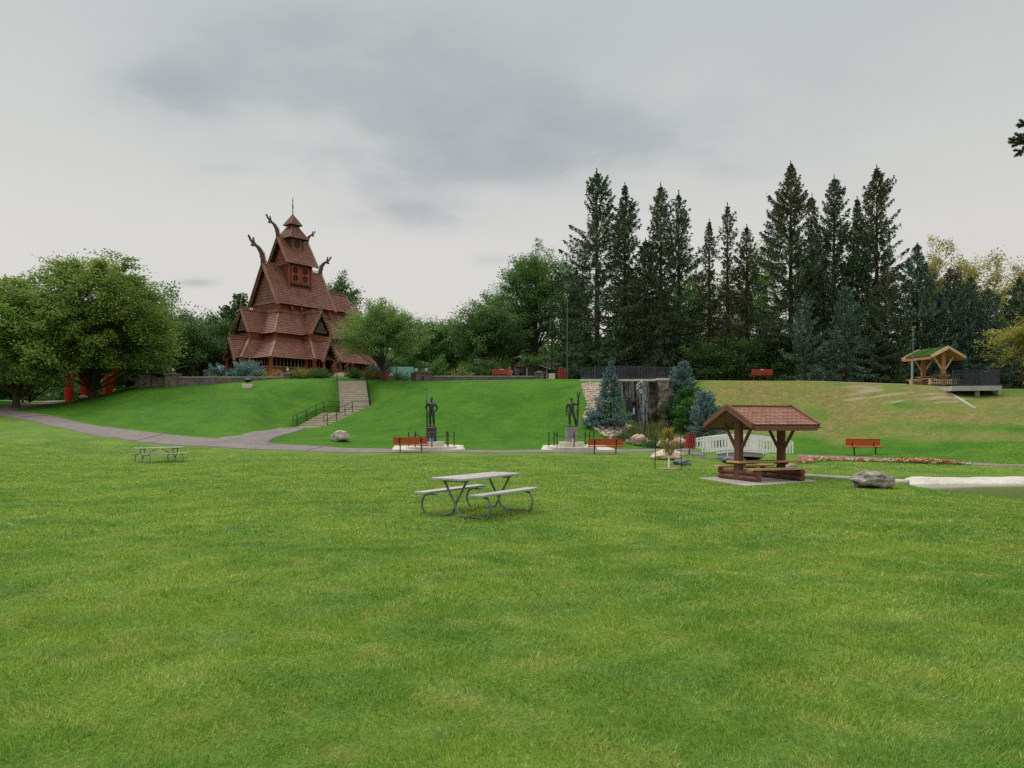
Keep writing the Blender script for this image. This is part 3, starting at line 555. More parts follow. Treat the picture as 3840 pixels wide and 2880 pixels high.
def broad(name,seed,loc,H,Rx,m,label,cat='tree',group=None,base=.22,Ry=None,n=170,per=110,leaf=.14,spread=.42,lean=.25,droop=0,bark='bark',trunk_r=None,fill=.35,rz=0,elong=1.6,trunk=True,lob=.22,rough_top=1.,mi2=None,trunk_top=.62,zmin=0):
    g=np.random.default_rng(seed); Ry=Ry or Rx; zc=H*(base+1)/2; Rz=H*(1-base)/2; ph=g.uniform(0,6.28,9)
    d=nrm(g.normal(0,1,(n,3))); d[:,2]=np.where(d[:,2]<(-.9 if base<.12 else -.55),-d[:,2],d[:,2])
    lobe=1+lob*(np.sin(3*np.arctan2(d[:,1],d[:,0])+ph[0]+2*d[:,2])*.6+np.sin(5*d[:,2]+ph[1]+2*np.arctan2(d[:,1],d[:,0]))*.5+np.sin(7*d[:,0]+ph[2])*.35)
    rr=np.where(g.random(n)<fill,g.uniform(.25,.8,n),g.uniform(.8,1.04,n))*lobe
    P=d*rr[:,None]*np.array([Rx,Ry,Rz])+np.array([0,0,zc]); P[:,2]=np.maximum(P[:,2],max(H*base*.75,zmin*1.25))
    out=nrm(d*np.array([1,1,.6])+np.array([0,0,lean])+g.normal(0,.25,(n,3)))
    if droop: out=nrm(d*np.array([1,1,.3])+np.array([0,0,-droop])*(.5+.5*(1-(P[:,2]/H)))[:,None]+g.normal(0,.2,(n,3)))
    q=np.clip(g.normal(0,1,(n,per,3)),-1.7,1.7)*spread; al=(np.clip(g.normal(0,1,(n,per,1)),-1.5,1.5)*spread*elong); sz=g.uniform(.6,1.25,(n,1,1))
    C=P[:,None,:]+(q*np.array([1,1,.55])+out[:,None,:]*al)*sz
    C[...,2]-=droop*.5*np.abs(al[...,0])
    C=C.reshape(-1,3); N_=n*per
    o=np.repeat(out,per,0); a=nrm((o+g.normal(0,.75,(N_,3)))*[1,1,.55])*(leaf*g.uniform(.6,1.25,N_))[:,None]
    b_=nrm(np.cross(a,g.normal(0,.5,(N_,3))+np.array([0,0,.9])))*(leaf*g.uniform(.35,.6,N_))[:,None]
    tint=np.clip(np.repeat(g.uniform(0,1,n),per)*.72+g.random(N_)*.28,0,1)
    keep=C[:,2]>max(.05,zmin)
    C,a,b_,tint=C[keep],a[keep],b_[keep],tint[keep]
    mi=(g.random(len(C))<(mi2[1] if mi2 else 0)).astype(int)
    r=thing(name,loc,label,cat,rz,group); mats=[LM[m]]+([LM[mi2[0]]] if mi2 else [])
    link('crown' if trunk else 'foliage',leafmesh('crown',C,a,b_,tint,mats,mi if mi2 else None),r)
    tb=MB(); tr=trunk_r or H*.022; top=H*trunk_top
    if trunk: tb.tube([(0,0,-.25),(0,0,.08),(.03,0,H*base*.8),(.0,.05,top*.7),(0,0,top)],[tr*1.6,tr*1.15,tr*.9,tr*.55,tr*.15],9)
    idx=g.choice(n,min(n,26 if trunk else 12),replace=False)
    for i in idx:
        s0=np.array([0,0,(H*base*g.uniform(.7,1.6)) if trunk else .02]); s0[2]=min(s0[2],P[i][2]*.8,top); mid=(s0+P[i])/2+np.array([0,0,.08*H])*(-.3 if droop else .4)+g.normal(0,.03*H,3)
        tb.tube([tuple(s0),tuple(mid),tuple(P[i])],[tr*.42,tr*.25,tr*.08],5,cap=False)
    tb.build('trunk' if trunk else 'stem',bark,r,smooth=True); return r
def bush(name,seed,loc,w,h,m,label,d=None,cat='shrub',group=None,n=60,per=60,tw=.07,mi2=None,rz=0,spiky=True,**k):
    """low needle shrub: sprays fanning up and out"""
    g=np.random.default_rng(seed); d=d or w; az=g.uniform(0,6.28,n); el=np.arcsin(g.random(n)); rr=g.uniform(.35,1,n)
    o=np.stack([np.cos(az)*np.cos(el),np.sin(az)*np.cos(el),np.sin(el)*.9],1); P=o*rr[:,None]*np.array([w/2,d/2,h])*g.uniform(.8,1.08,(n,1)); P[:,2]+=.03
    s=g.uniform(-.5,.5,(n,per,1)); L=min(w,2.2*h)*.22; out=nrm(o+np.array([0,0,.15])); C=P[:,None]+out[:,None]*s*L*2+g.normal(0,.06*min(w,1.6),(n,per,3))*np.array([1,1,.6]); C=C.reshape(-1,3); N_=len(C)
    C[:,2]=np.maximum(C[:,2],.02)
    a=nrm(np.repeat(out,per,0)+g.normal(0,.5,(N_,3)))*(tw*g.uniform(.6,1.2,N_))[:,None]; b_=nrm(np.cross(a,g.normal(0,1,(N_,3))))*(tw*g.uniform(.25,.4,N_))[:,None]
    mi=(g.random(N_)<(mi2[1] if mi2 else 0)).astype(int)
    r=thing(name,loc,label,cat,rz,group); link('foliage',leafmesh('foliage',C,a,b_,np.clip(np.repeat(g.random(n),per)*.6+g.random(N_)*.4,0,1),[LM[m]]+([LM[mi2[0]]] if mi2 else []),mi if mi2 else None),r)
    tb=MB()
    for i in range(8): tb.tube([(0,0,-.05),tuple(P[i]*.5+np.array([0,0,.02])),tuple(P[i])],[.03,.02,.008],4,cap=False)
    tb.build('stem','bark',r); return r
def at(u,Y): return gp(u,Y)
def tall(u,Y,vt): x,y,z=at(u,Y); return (x,y,z),Zv(vt,Y)-z
# --- tall spruces of the right-hand grove
G='tall dark spruces on the crest'
def SP(seed,u,Y,vt,hw,m,label,**k):
    k.setdefault('prof',.85)
    if k.get('group'): k.setdefault('full',1.25)
    loc,H=tall(u,Y,vt); return spruce('spruce_tree',seed,loc,H,hw/F*Y*1.16,m,label,group=k.pop('group',G),**k)
SP(1,2238,76,643,128,'spruce','tallest broad dark spruce at the left end of the grove behind the black fence',z0=1.6,droop=.28,uneven=.34,gap=3,dens=1.0,tw=.20)
SP(2,2343,79,694,88,'spruce','dark ragged spruce with an open top, second from the left in the grove',z0=2.5,droop=.22,uneven=.5,gap=6,dens=.95,tw=.20,prof=.85)
SP(3,2478,77,694,92,'spruce','dark spruce with drooping tiers behind the right part of the black waterfall fence',z0=1.5,droop=.35,uneven=.38,gap=5,dens=.9,tw=.20,prof=.85)
SP(4,2545,79,725,82,'spruce','slender pointed dark spruce just right of the drooping tiered one',z0=1.8,droop=.14,uneven=.42,gap=6,dens=.85,tw=.20,prof=.85)
SP(5,2660,80,830,75,'sprucey','thin gappy spruce with a bare lower trunk, leftmost of the thin trio',z0=5.,droop=.3,uneven=.55,gap=7,dens=.75,tw=.18,prof=.85,full=1.25)
SP(6,2728,80,768,81,'sprucey','thin sparse spruce with brownish crown, tallest of the thin trio in mid grove',z0=4.2,droop=.25,uneven=.55,gap=7,dens=.75,tw=.18,prof=.85,full=1.25)
SP(7,2800,82,850,89,'sprucey','thin greyish spruce with a feathery bent top, right one of the thin trio',z0=3.2,droop=.2,uneven=.55,gap=5,dens=.8,tw=.18,prof=.85,full=1.25)
SP(8,2965,76,615,112,'spruce','tallest full dark spruce with brown cones, right of the upper red slatted bench',z0=2.2,droop=.2,uneven=.3,gap=3,dens=1.05,tw=.20,cones=.4,prof=.85)
SP(9,3045,80,735,62,'sprucey','narrow brownish spruce tucked behind the right side of the tallest full one',z0=3,droop=.25,uneven=.45,gap=5,dens=.8,tw=.19,prof=.85)
SP(10,3128,77,665,98,'spruce','dense dark spruce with a many-pointed top, middle of the right clump',z0=2.,droop=.16,uneven=.3,gap=3,dens=1.05,tw=.20,prof=.85)
SP(11,3215,80,745,70,'spruce','dark narrow spruce filling the gap left of the rightmost tall one',z0=1.5,droop=.2,uneven=.35,gap=3,dens=.95,tw=.2,prof=.85)
SP(12,3288,76,628,118,'spruce','rightmost tall spruce with a narrow brown-coned top above wide tiers',z0=1.2,droop=.22,uneven=.36,gap=4,dens=1.0,tw=.20,cones=.35,prof=.85)
SP(31,2160,84,1010,60,'spruce','lower dark spruce filling between the leafy tree and the tallest left spruce',z0=.8,droop=.25,uneven=.4,dens=.9,tw=.22,prof=.85)
SP(32,2420,84,900,95,'sprucey','brownish lower spruce filling behind the two left pairs',z0=1,droop=.3,uneven=.4,dens=.9,tw=.22,prof=.85)
# --- middle row
G2='mid-height spruces along the right crest'
SP(13,3020,68,1100,78,'bluespruceg','small sparse grey spruce just right of the upper red slatted bench',group=G2,z0=.3,droop=.15,uneven=.5,gap=5,dens=.8,tw=.15,prof=.85)
SP(14,3172,67.5,1072,92,'bluespruceg','blue-grey spruce with drooping tiers, second along the front row',group=G2,z0=.2,droop=.3,uneven=.25,dens=1.1,tw=.16,prof=.85,cones=.15)
SP(15,3322,70,1022,112,'spruce','green spruce with orange-brown cones at its top, left of the green-roofed shelter',group=G2,z0=.2,droop=.2,uneven=.25,dens=1.1,tw=.17,prof=.85,cones=.28)
SP(16,3440,72,918,118,'bluespruceg','bluish spruce with a long thin leader spike, rising behind the green-roofed shelter',group=G2,z0=.2,droop=.2,uneven=.22,dens=1.15,tw=.18,prof=.85)
SP(17,3565,71,1005,118,'bluespruceg','broad spruce with a brown-coned top directly behind the shelter gable',group=G2,z0=.2,droop=.2,uneven=.25,dens=1.1,tw=.18,prof=.85,cones=.25)
SP(18,3702,70,1080,105,'bluespruceg','bluish spruce behind the railing of the overlook deck',group=G2,z0=.2,droop=.2,uneven=.25,dens=1.1,tw=.17,prof=.85,cones=.15)
SP(19,3822,71,1040,90,'spruce','dark green spruce at the right edge behind the yellow-green shrub',group=G2,z0=.2,droop=.2,uneven=.3,dens=1.,tw=.18,prof=.85)
SP(20,3260,72,1130,85,'spruce','low dark spruce squeezed between the drooping and the orange-coned ones',group=G2,z0=.2,droop=.2,uneven=.3,dens=1.,tw=.17,prof=.85)
SP(33,3950,70,1050,95,'spruce','dark spruce just past the right edge of the view',group=G2,z0=.2,droop=.2,uneven=.3,dens=.8,tw=.2,prof=.85)
SP(34,3640,76,1040,100,'spruce','dark spruce standing behind between the brown-coned and the bluish one',group=G2,z0=.2,droop=.2,uneven=.3,dens=.9,tw=.19,prof=.85)
broad('larch_tree',41,at(3862,58),5.2,2.3,'golden','yellow-green soft-needled tree at the right edge beside the deck',base=.12,n=60,per=140,leaf=.11,spread=.3,droop=.3,elong=2)
# --- blue spruces round the waterfall
GB='blue spruces round the waterfall'
loc,H=tall(2290,53.4,1358); spruce('blue_spruce',51,(loc[0],loc[1],loc[2]-.05),H+.05,1.32,'bluespruce','pointed blue spruce standing left of the waterfall among pale cobbles',group=GB,z0=.15,droop=.08,uneven=.2,dens=1.35,tw=.085,branch_step=.17,prof=.9,full=1.05,hang=.1,leader=1.5,nwh=8)
bush('blue_spruce',52,gp(2232,53.6),1.5,1.3,'bluespruce','low dark blue spruce shrub tucked at the left foot of the pointed blue spruce',group=GB,n=90,per=70,tw=.075)
loc,H=tall(2562,60,1362); spruce('blue_spruce',53,(loc[0],loc[1],Zv(1485,60)),Zv(1362,60)-Zv(1490,60),1.2,'bluespruce','bushy blue spruce at the top right of the waterfall, its skirt over the ivy',group=GB,z0=.1,droop=.05,uneven=.3,dens=1.5,tw=.09,branch_step=.17,prof=.7,full=1.1,hang=.1,nwh=8)
loc,H=tall(2648,50.6,1472); spruce('blue_spruce',54,loc,H,1.35,'bluespruce','broad pale blue spruce behind the left end of the white footbridge',group=GB,z0=.1,droop=.05,uneven=.3,dens=1.4,tw=.09,branch_step=.18,prof=.6,full=1.1,hang=.1,leader=.4,nwh=8)
# --- broadleaf trees, left
broad('elm_tree',61,at(347,71),Zv(985,71)-at(385,71)[2],6.9,'elm','huge spreading yellow-green elm with the red horse sculpture under its boughs',base=.04,Ry=5.5,n=760,per=150,leaf=.15,spread=.42,droop=.38,trunk_r=.33,elong=2.2,lob=.16,fill=.3,zmin=2.45)
broad('elm_tree',62,at(60,66),Zv(1085,66)-at(60,66)[2],5.0,'elm','yellow-green elm cut by the left edge of the view, its dark trunk on bare soil',base=.10,n=330,per=140,leaf=.15,spread=.42,droop=.42,trunk_r=.3,elong=2.,zmin=1.9)
broad('elm_tree',60,at(-260,70),11,6,'elm','elm standing outside the left edge of the view',base=.15,n=200,per=120,leaf=.17,spread=.45,droop=.4,trunk_r=.3,elong=2.)
broad('leafy_tree',63,at(640,92),Zv(1120,92)-at(640,92)[2],2.9,'deep','dark green tree showing between the huge elm and the church',base=.1,n=90,per=120,leaf=.17,spread=.5)
broad('leafy_tree',64,at(755,84),Zv(1212,84)-at(755,84)[2],4.2,'deep','low round dark tree beside the small hut roof, left of the church',base=.06,n=200,per=130,leaf=.14,spread=.45)
broad('leafy_tree',65,at(560,86),Zv(1230,86)-at(560,86)[2],4.,'deep','shaded tree low behind the right side of the huge elm',base=.05,n=140,per=120,leaf=.16,spread=.5)
for i,(u,vt,w,l) in enumerate([(902,1105,1.5,'tallest of the three pines behind the left side of the church'),(850,1150,1.5,'middle pine left of the church, half hidden by the tallest'),(800,1190,1.6,'lowest and leftmost of the three pines behind the church')]):
    loc,H=tall(u,104,vt); spruce('pine_tree',66+i,loc,H,w*1.4,'juniper',l,group='pines behind the church',z0=2,droop=.0,uneven=.4,dens=1,tw=.24,prof=.6,full=1.5)
broad('leafy_tree',70,at(1275,106),Zv(1062,106)-at(1275,106)[2],2.2,'deep','dark tree rising behind the right end of the church roofs',base=.3,n=90,per=110,leaf=.17,spread=.42)
broad('leafy_tree',71,at(1315,104),Zv(1150,104)-at(1315,104)[2],1.6,'deep','narrow dark tree behind the round church turret',base=.2,n=60,per=110,leaf=.17,spread=.4)
broad('linden_tree',72,at(1436,70),Zv(1160,70)-at(1436,70)[2],3.35,'fresh','round light-green tree right of the church with a red bin at its trunk',base=.14,zmin=.95,n=330,per=150,leaf=.085,spread=.27,trunk_r=.17,lob=.2,elong=1.8)
broad('leafy_tree',73,at(1605,90),Zv(1212,90)-at(1605,90)[2],2.9,'mid','rounded green tree just right of the light-green one, above the brick block',base=.1,n=150,per=130,leaf=.13,spread=.38)
broad('leafy_tree',74,at(1692,92),Zv(1200,92)-at(1692,92)[2],2.6,'mid','green tree in the middle of the low row, pointed in shape',base=.1,n=130,per=130,leaf=.13,spread=.38,lean=.6)
broad('leafy_tree',75,at(1822,80),Zv(1178,80)-at(1822,80)[2],3.6,'deep','dark green tree with a forked trunk behind the red slatted bench',base=.25,n=210,per=130,leaf=.13,spread=.36,trunk_r=.2)
broad('leafy_tree',76,at(1855,98),Zv(1098,98)-at(1855,98)[2],3.4,'mid','taller green tree behind the dark forked one',base=.1,n=170,per=130,leaf=.14,spread=.42)
broad('leafy_tree',77,at(2010,87),Zv(975,87)-at(2010,87)[2],3.9,'mid','tallest leafy tree, its trunk behind the tall lamp post',base=.22,n=300,per=140,leaf=.13,spread=.4,trunk_r=.3,lob=.3)
broad('leafy_tree',78,at(1935,92),Zv(1160,92)-at(1935,92)[2],3.,'deep','dark leafy tree above the timber pergola',base=.28,n=150,per=130,leaf=.13,spread=.4)
broad('leafy_tree',79,at(2140,98),Zv(1040,98)-at(2140,98)[2],3.,'mid','leafy tree behind the leftmost spruces',base=.1,n=120,per=120,leaf=.15,spread=.45)
broad('leafy_tree',80,at(1540,108),Zv(1260,108)-at(1540,108)[2],5.,'deep','distant low dark tree behind the teal panel',base=.02,n=110,per=110,leaf=.17,spread=.5)
broad('leafy_tree',81,at(1760,112),Zv(1250,112)-at(1760,112)[2],6.,'deep','distant dark tree filling the gap above the retaining wall',base=.02,n=140,per=110,leaf=.18,spread=.5)
# behind the spruces
GH='leafy trees behind the spruce grove'
for i,(u,Y,vt,rw,m,l) in enumerate([(2380,104,1035,3.6,'mid','bright green tree glimpsed between the second and third spruce'),(2600,106,1050,3.4,'mid','green tree behind the thin spruces on their left'),(2850,104,945,3.8,'fresh','light green tree showing between the thin trio and the tallest full spruce'),(2740,108,1080,4,'mid','green tree low behind the thin trio'),(3060,110,1000,4,'deep','dark tree behind the right clump of spruces'),
    (3490,100,972,3.4,'golden','golden-green tree left of the biggest golden one'),(3650,98,945,5.2,'golden','biggest golden-green tree above the right-hand spruces'),(3845,100,988,3.6,'golden','golden-green tree at the right edge of the view'),(2480,108,1120,4.4,'deep','dark tree low behind the black fence')]):
    broad('leafy_tree',90+i,at(u,Y),Zv(vt,Y)-at(u,Y)[2],rw,m,l,group=GH,base=.08,n=190,per=110,leaf=.16,spread=.45,lean=.4)
for i,(u,Y,vt,rw,m,l) in enumerate([(2640,77,1290,2.8,'deep','dark green bush left of the upper red slatted bench'),(2760,78,1275,3,'deep','dark green bush right behind the upper red slatted bench'),(2880,78,1290,2.8,'deep','dark green bush between the upper bench and the grey spruce'),(2520,80,1290,3,'deep','dark bush behind the right end of the black fence'),(2180,82,1300,2.4,'deep','dark bush beside the left end of the black fence'),(2330,82,1300,3.,'deep','dark bush behind the middle of the black fence')]):
    broad('shrub',110+i,at(u,Y),Zv(vt,Y)-at(u,Y)[2],rw,m,l,cat='shrub',group='dark bushes under the spruces',base=.02,n=110,per=100,leaf=.13,spread=.35,trunk=False)
# far belt of woods
g=np.random.default_rng(5); C=[];A=[];B=[]
for u in list(range(-700,4700,40))+list(range(-700,4700,50)):
    Y=140+g.uniform(-14,14); x=Xu(u,Y); z0=5.8; top=g.uniform(7,12); n=620
    c=np.stack([x+g.normal(0,3,n),Y+g.normal(0,2.5,n),z0+top*g.random(n)**1.3-.5],1); a=nrm(g.normal(0,1,(n,3)))*.55; C.append(c);A.append(a);B.append(nrm(np.cross(a,g.normal(0,1,(n,3))))*.35)
C=np.concatenate(C);A=np.concatenate(A);B=np.concatenate(B)
tag(link('far_woods',leafmesh('far_woods',C,A,B,g.random(len(C)),[LM['deep']])),'distant belt of dark woods beyond the park','woods',kind='stuff')
# dark understorey beneath the big left elms
for i,(u,Y,vt,rw,l) in enumerate([(110,82,1330,4.6,'dark hedge bush in the shade left of the red horse legs'),(300,92,1340,5.,'dark hedge bush in the shade behind the red horse'),(480,84,1350,2.8,'dark hedge bush in the shade right of the red horse'),(-60,80,1340,4.,'dark hedge bush at the left edge')]):
    broad('shrub',130+i,at(u,Y),max(2.,Zv(vt,Y)-at(u,Y)[2]),rw,'deep',l,cat='shrub',group='dark bushes under the big elm',base=.02,n=110,per=110,leaf=.14,spread=.36,trunk=False)
# --- garden shrubs at the church
GBS='dwarf blue spruces at the church'
bush('dwarf_spruce',140,gp(928,73.5),2.8,1.7,'bluespruce','large mounded dwarf blue spruce before the west porch of the church',group=GBS,n=150,per=80,tw=.085)
bush('dwarf_spruce',141,gp(812,77),1.9,1.5,'bluespruce','smaller dwarf blue spruce by the blue and white sign',group=GBS,n=100,per=70,tw=.085)
bush('dwarf_spruce',142,gp(1425,73),2.4,1.55,'bluespruce','dwarf blue spruce behind the red bin and the light-green tree',group=GBS,n=110,per=70,tw=.085)
GJ='junipers at the head of the stairs'
bush('juniper',143,gp(1128,71.5),2.2,.85,'juniper','golden-tipped juniper beside the lantern pillar',group=GJ,mi2=('goldjuniper',.6),n=110,per=60,tw=.06)
bush('juniper',144,gp(1200,71.8),2.3,.7,'juniper','green spreading juniper against the left stair rail',group=GJ,mi2=('goldjuniper',.12),n=110,per=60,tw=.06)
bush('juniper',145,gp(1330,71.8),1.5,.75,'juniper','green spreading juniper just right of the stair head',group=GJ,n=80,per=60,tw=.06)
bush('juniper',146,gp(1385,71.3),1.5,.9,'juniper','golden-tipped juniper touching the red bin',group=GJ,mi2=('goldjuniper',.55),n=80,per=60,tw=.06)
for i,(u,l) in enumerate([(795,'yellow-brown ornamental grass at the left end of the long wall'),(985,'yellowish flower clump right of the large mounded dwarf spruce'),(1040,'pale pink flower clump left of the lantern pillar')]):
    bush('flower_clump',150+i,gp(u,73),1.2,.65,'goldjuniper' if i<2 else 'flowers',l,cat='flowers',mi2=('juniper',.4),n=40,per=40,tw=.06)
broad('shrub',155,gp(1640,76),2.2,1.5,'mid','feathery green shrub behind the brick block with urns',cat='shrub',base=.02,n=60,per=100,leaf=.07,spread=.2,trunk=False)
bush('flower_shrub',156,gp(1722,74),2.4,1.35,'mid','shrub with yellow and apricot blossom behind the low wall',mi2=('flowers',.3),n=80,per=60,tw=.07)
broad('shrub',157,gp(1785,77),2.1,1.5,'mid','green shrub right of the apricot blossom',cat='shrub',base=.02,n=60,per=90,leaf=.08,spread=.22,trunk=False)
broad('shrub',158,gp(1862,78),2.,1.3,'fresh','bright green shrub just left of the seated person',cat='shrub',base=.02,n=60,per=90,leaf=.08,spread=.22,trunk=False)
broad('small_tree',159,gp(1988,76),2.3,1.1,'mid','small clipped tree with flat crown before the beige house wall',base=.6,n=30,per=90,leaf=.07,spread=.18,trunk_r=.04)
bush('shrub',160,gp(1500,76),2.4,.7,'juniper','low grey-green plants at the foot of the teal panel',n=60,per=50,tw=.07)
# --- waterfall planting
def ivy(name,seed,loc,w,h,d,m,label,n=90,**k): return broad(name,seed,loc,h,w/2,m,label,cat='shrub',Ry=d/2,base=.0,n=n,per=90,leaf=.06,spread=.15,trunk=False,lean=.1,fill=.15,lob=.12)
ivy('ivy',170,(Xu(2572,58.3),58.3,1.0),2.3,3.3,1.8,'ivy','tall mass of dark green ivy right of the waterfall below the bushy blue spruce',n=170)
ivy('ivy',171,(Xu(2592,54.6),54.6,.75),2.3,2.6,1.6,'ivy','lower mass of ivy stepping down beside the broad pale blue spruce',n=120)
ivy('shrub',172,(Xu(2512,58.2),58.2,1.9),1.0,1.5,.9,'juniper','olive green shrub clinging to the dry rock face',n=50)
bush('juniper',173,gp(2335,51.3),1.1,.42,'juniper','dark spreading juniper among the cobbles at the foot of the blue spruce',n=70,per=50,tw=.05)
bush('juniper',174,gp(2450,49.6),1.5,.38,'juniper','spreading juniper right of the round pink boulder',n=80,per=50,tw=.05)
bush('juniper',175,gp(2590,51.6),2.,.9,'juniper','juniper under the broad pale blue spruce',n=70,per=50,tw=.06)
def reeds(seed,loc,w,h,label,n=500):
    g=np.random.default_rng(seed); x=g.normal(0,w/3,n);y=g.normal(0,.3,n); hh=h*g.uniform(.4,1,n); a=np.stack([g.normal(0,.22,n)*hh,g.normal(0,.15,n)*hh,hh/2],1)
    C=np.stack([x,y,hh/2],1)+a*[.6,.6,0]; b_=np.stack([np.full(n,.018),np.zeros(n),np.zeros(n)],1)
    r=thing('reed_clump',loc,label,'plant',group='reeds by the pool'); link('foliage',leafmesh('foliage',C,a,b_,g.random(n),[LM['reeds']]),r)
    g=np.random.default_rng(seed+1); tb=MB()
    for i in range(10): xx=g.normal(0,w/4); tb.tube([(xx,0,0),(xx*1.1,.02,h*.7)],[.01,.004],4)
    tb.build('stem','deadtwig',r)
reeds(180,gp(2440,54.5),1.5,1.5,'tall green reeds at the foot of the falling water')
reeds(181,gp(2478,53.),1.3,1.0,'yellowish reeds right of the black post')
reeds(182,gp(2382,52.6),1.,.9,'brown grasses between the blue spruce and the grey rock')
# sapling with stakes
loc=gp(2508,37); r=thing('young_willow',loc,'thin staked sapling with yellow-green leaves and a white trunk guard','tree')
tb=MB(); tb.tube([(0,0,0),(.01,0,.7),(-.02,0,1.3),(.0,0,2.1)],[.028,.02,.016,.006],6); g=np.random.default_rng(9); C=[];A=[];B=[]
for i in range(26):
    z=g.uniform(1.0,2.15); az=g.uniform(0,6.28); L=g.uniform(.22,.55)*(1 if z<1.9 else .5); e=np.array([math.cos(az)*L,math.sin(az)*L,L*.7]); p0=np.array([0,0,z-.35]); tb.tube([tuple(p0),tuple(p0+e*.6),tuple(p0+e)],[.008,.006,.003],4)
    s=g.uniform(.2,1.15,55)[:,None]; c=p0+e*s+g.normal(0,.06,(55,3)); a=nrm(np.array([0,0,-.8])+g.normal(0,.5,(55,3)))*g.uniform(.045,.085,(55,1)); C.append(c);A.append(a);B.append(nrm(np.cross(a,g.normal(0,1,(55,3))))*.017)
link('crown',leafmesh('crown',np.concatenate(C),np.concatenate(A),np.concatenate(B),g.random(26*55),[LM['willow']]),r); tb.build('trunk','barkg',r)
b=MB(); b.tube([(0,0,-.02),(0,0,.62)],.045,10); b.build('trunk_guard','white',r)
b=MB(); b.blob((0,0,.0),(1.15,1.15,.16),3,.1,3,flat=.6); b.build('mulch_ring','mulch',r,smooth=True)
for s,hh,l in ((-.67,1.5,'left green metal stake beside the young willow sapling'),(.60,1.5,'right green metal stake beside the young willow sapling')):
    x,y,z=loc; t=thing('stake',(x+s,y,zt(x+s,y)),l,'stake',group='stakes either side of the sapling'); b=MB(); b.box((0,0,.75),(.035,.012,1.55)); b.box((0,.012,.75),(.010,.03,1.5)); b.build('post','black',t)
    t.rotation_euler=(0,R(2 if s<0 else -1),0)
# near spruce outside the frame whose branch tip enters at the upper right
loc=(12.5,14.0,zt(12.5,14.)); H=15
(C,A,B,T,MI),tr=spruce_mesh(200,H,2.9,z0=3,droop=.1,dens=1.1,tw=.11,branch_step=.35)
keep=(12.5+C[:,0])/(14+C[:,1])>.685; C,A,B,T=C[keep],A[keep],B[keep],T[keep]; tr=MB(); tr.tube([(0,0,-.25),(.05,0,5),(0,0,15)],[.24,.18,.02],10)
g=np.random.default_rng(4); c2=[];a2=[]
def sprig(p0,p1,n,w=.012):
    p0=np.array(p0)-np.array(loc);p1=np.array(p1)-np.array(loc); tr.tube([tuple(p0),tuple(p1)],[.012,.005],5); d=nrm(p1-p0); s=g.random(n)[:,None]
    a=nrm(d*.8+g.normal(0,.55,(n,3)))*.026; c2.append(p0+(p1-p0)*s+a*.8);a2.append(a)
def px(u,v,Y): return (Xu(u,Y),Y,Zv(v,Y))
tr.tube([(0,0,7.2),tuple(np.array(px(3960,560,14))-loc),tuple(np.array(px(3800,532,14))-loc)],[.05,.03,.01],6)
for (p,q) in [((3960,545),(3785,533)),((3835,535),(3798,548)),((3850,530),(3787,521)),((3800,533),(3801,517)),((3840,520),(3810,502)),((3832,535),(3827,505)),((3830,512),(3812,522)),((3850,540),(3832,570)),((3834,565),(3808,585)),((3826,565),(3806,563)),((3830,562),(3828,580)),((3860,545),(3845,572)),
  ((3850,468),(3815,469)),((3845,464),(3825,451)),((3840,470),(3823,475)),((3900,500),(3838,505)),((3960,470),(3840,468)),((3870,540),(3838,552))]:
    sprig(px(*p,14),px(*q,14),int(math.dist(p,q)*5))
c2=np.concatenate(c2);a2=np.concatenate(a2)
C=np.concatenate([C,c2]);A=np.concatenate([A,a2]);B=np.concatenate([B,nrm(np.cross(a2,g.normal(0,1,a2.shape)))*.008]);T=np.concatenate([T,g.random(len(c2))])
r=thing('spruce_tree',loc,'dark spruce sprig poking into the upper right corner of the sky','tree'); link('crown',leafmesh('crown',C,A,B,T,[LM['spruce']]),r); tr.build('trunk','bark',r,smooth=True)
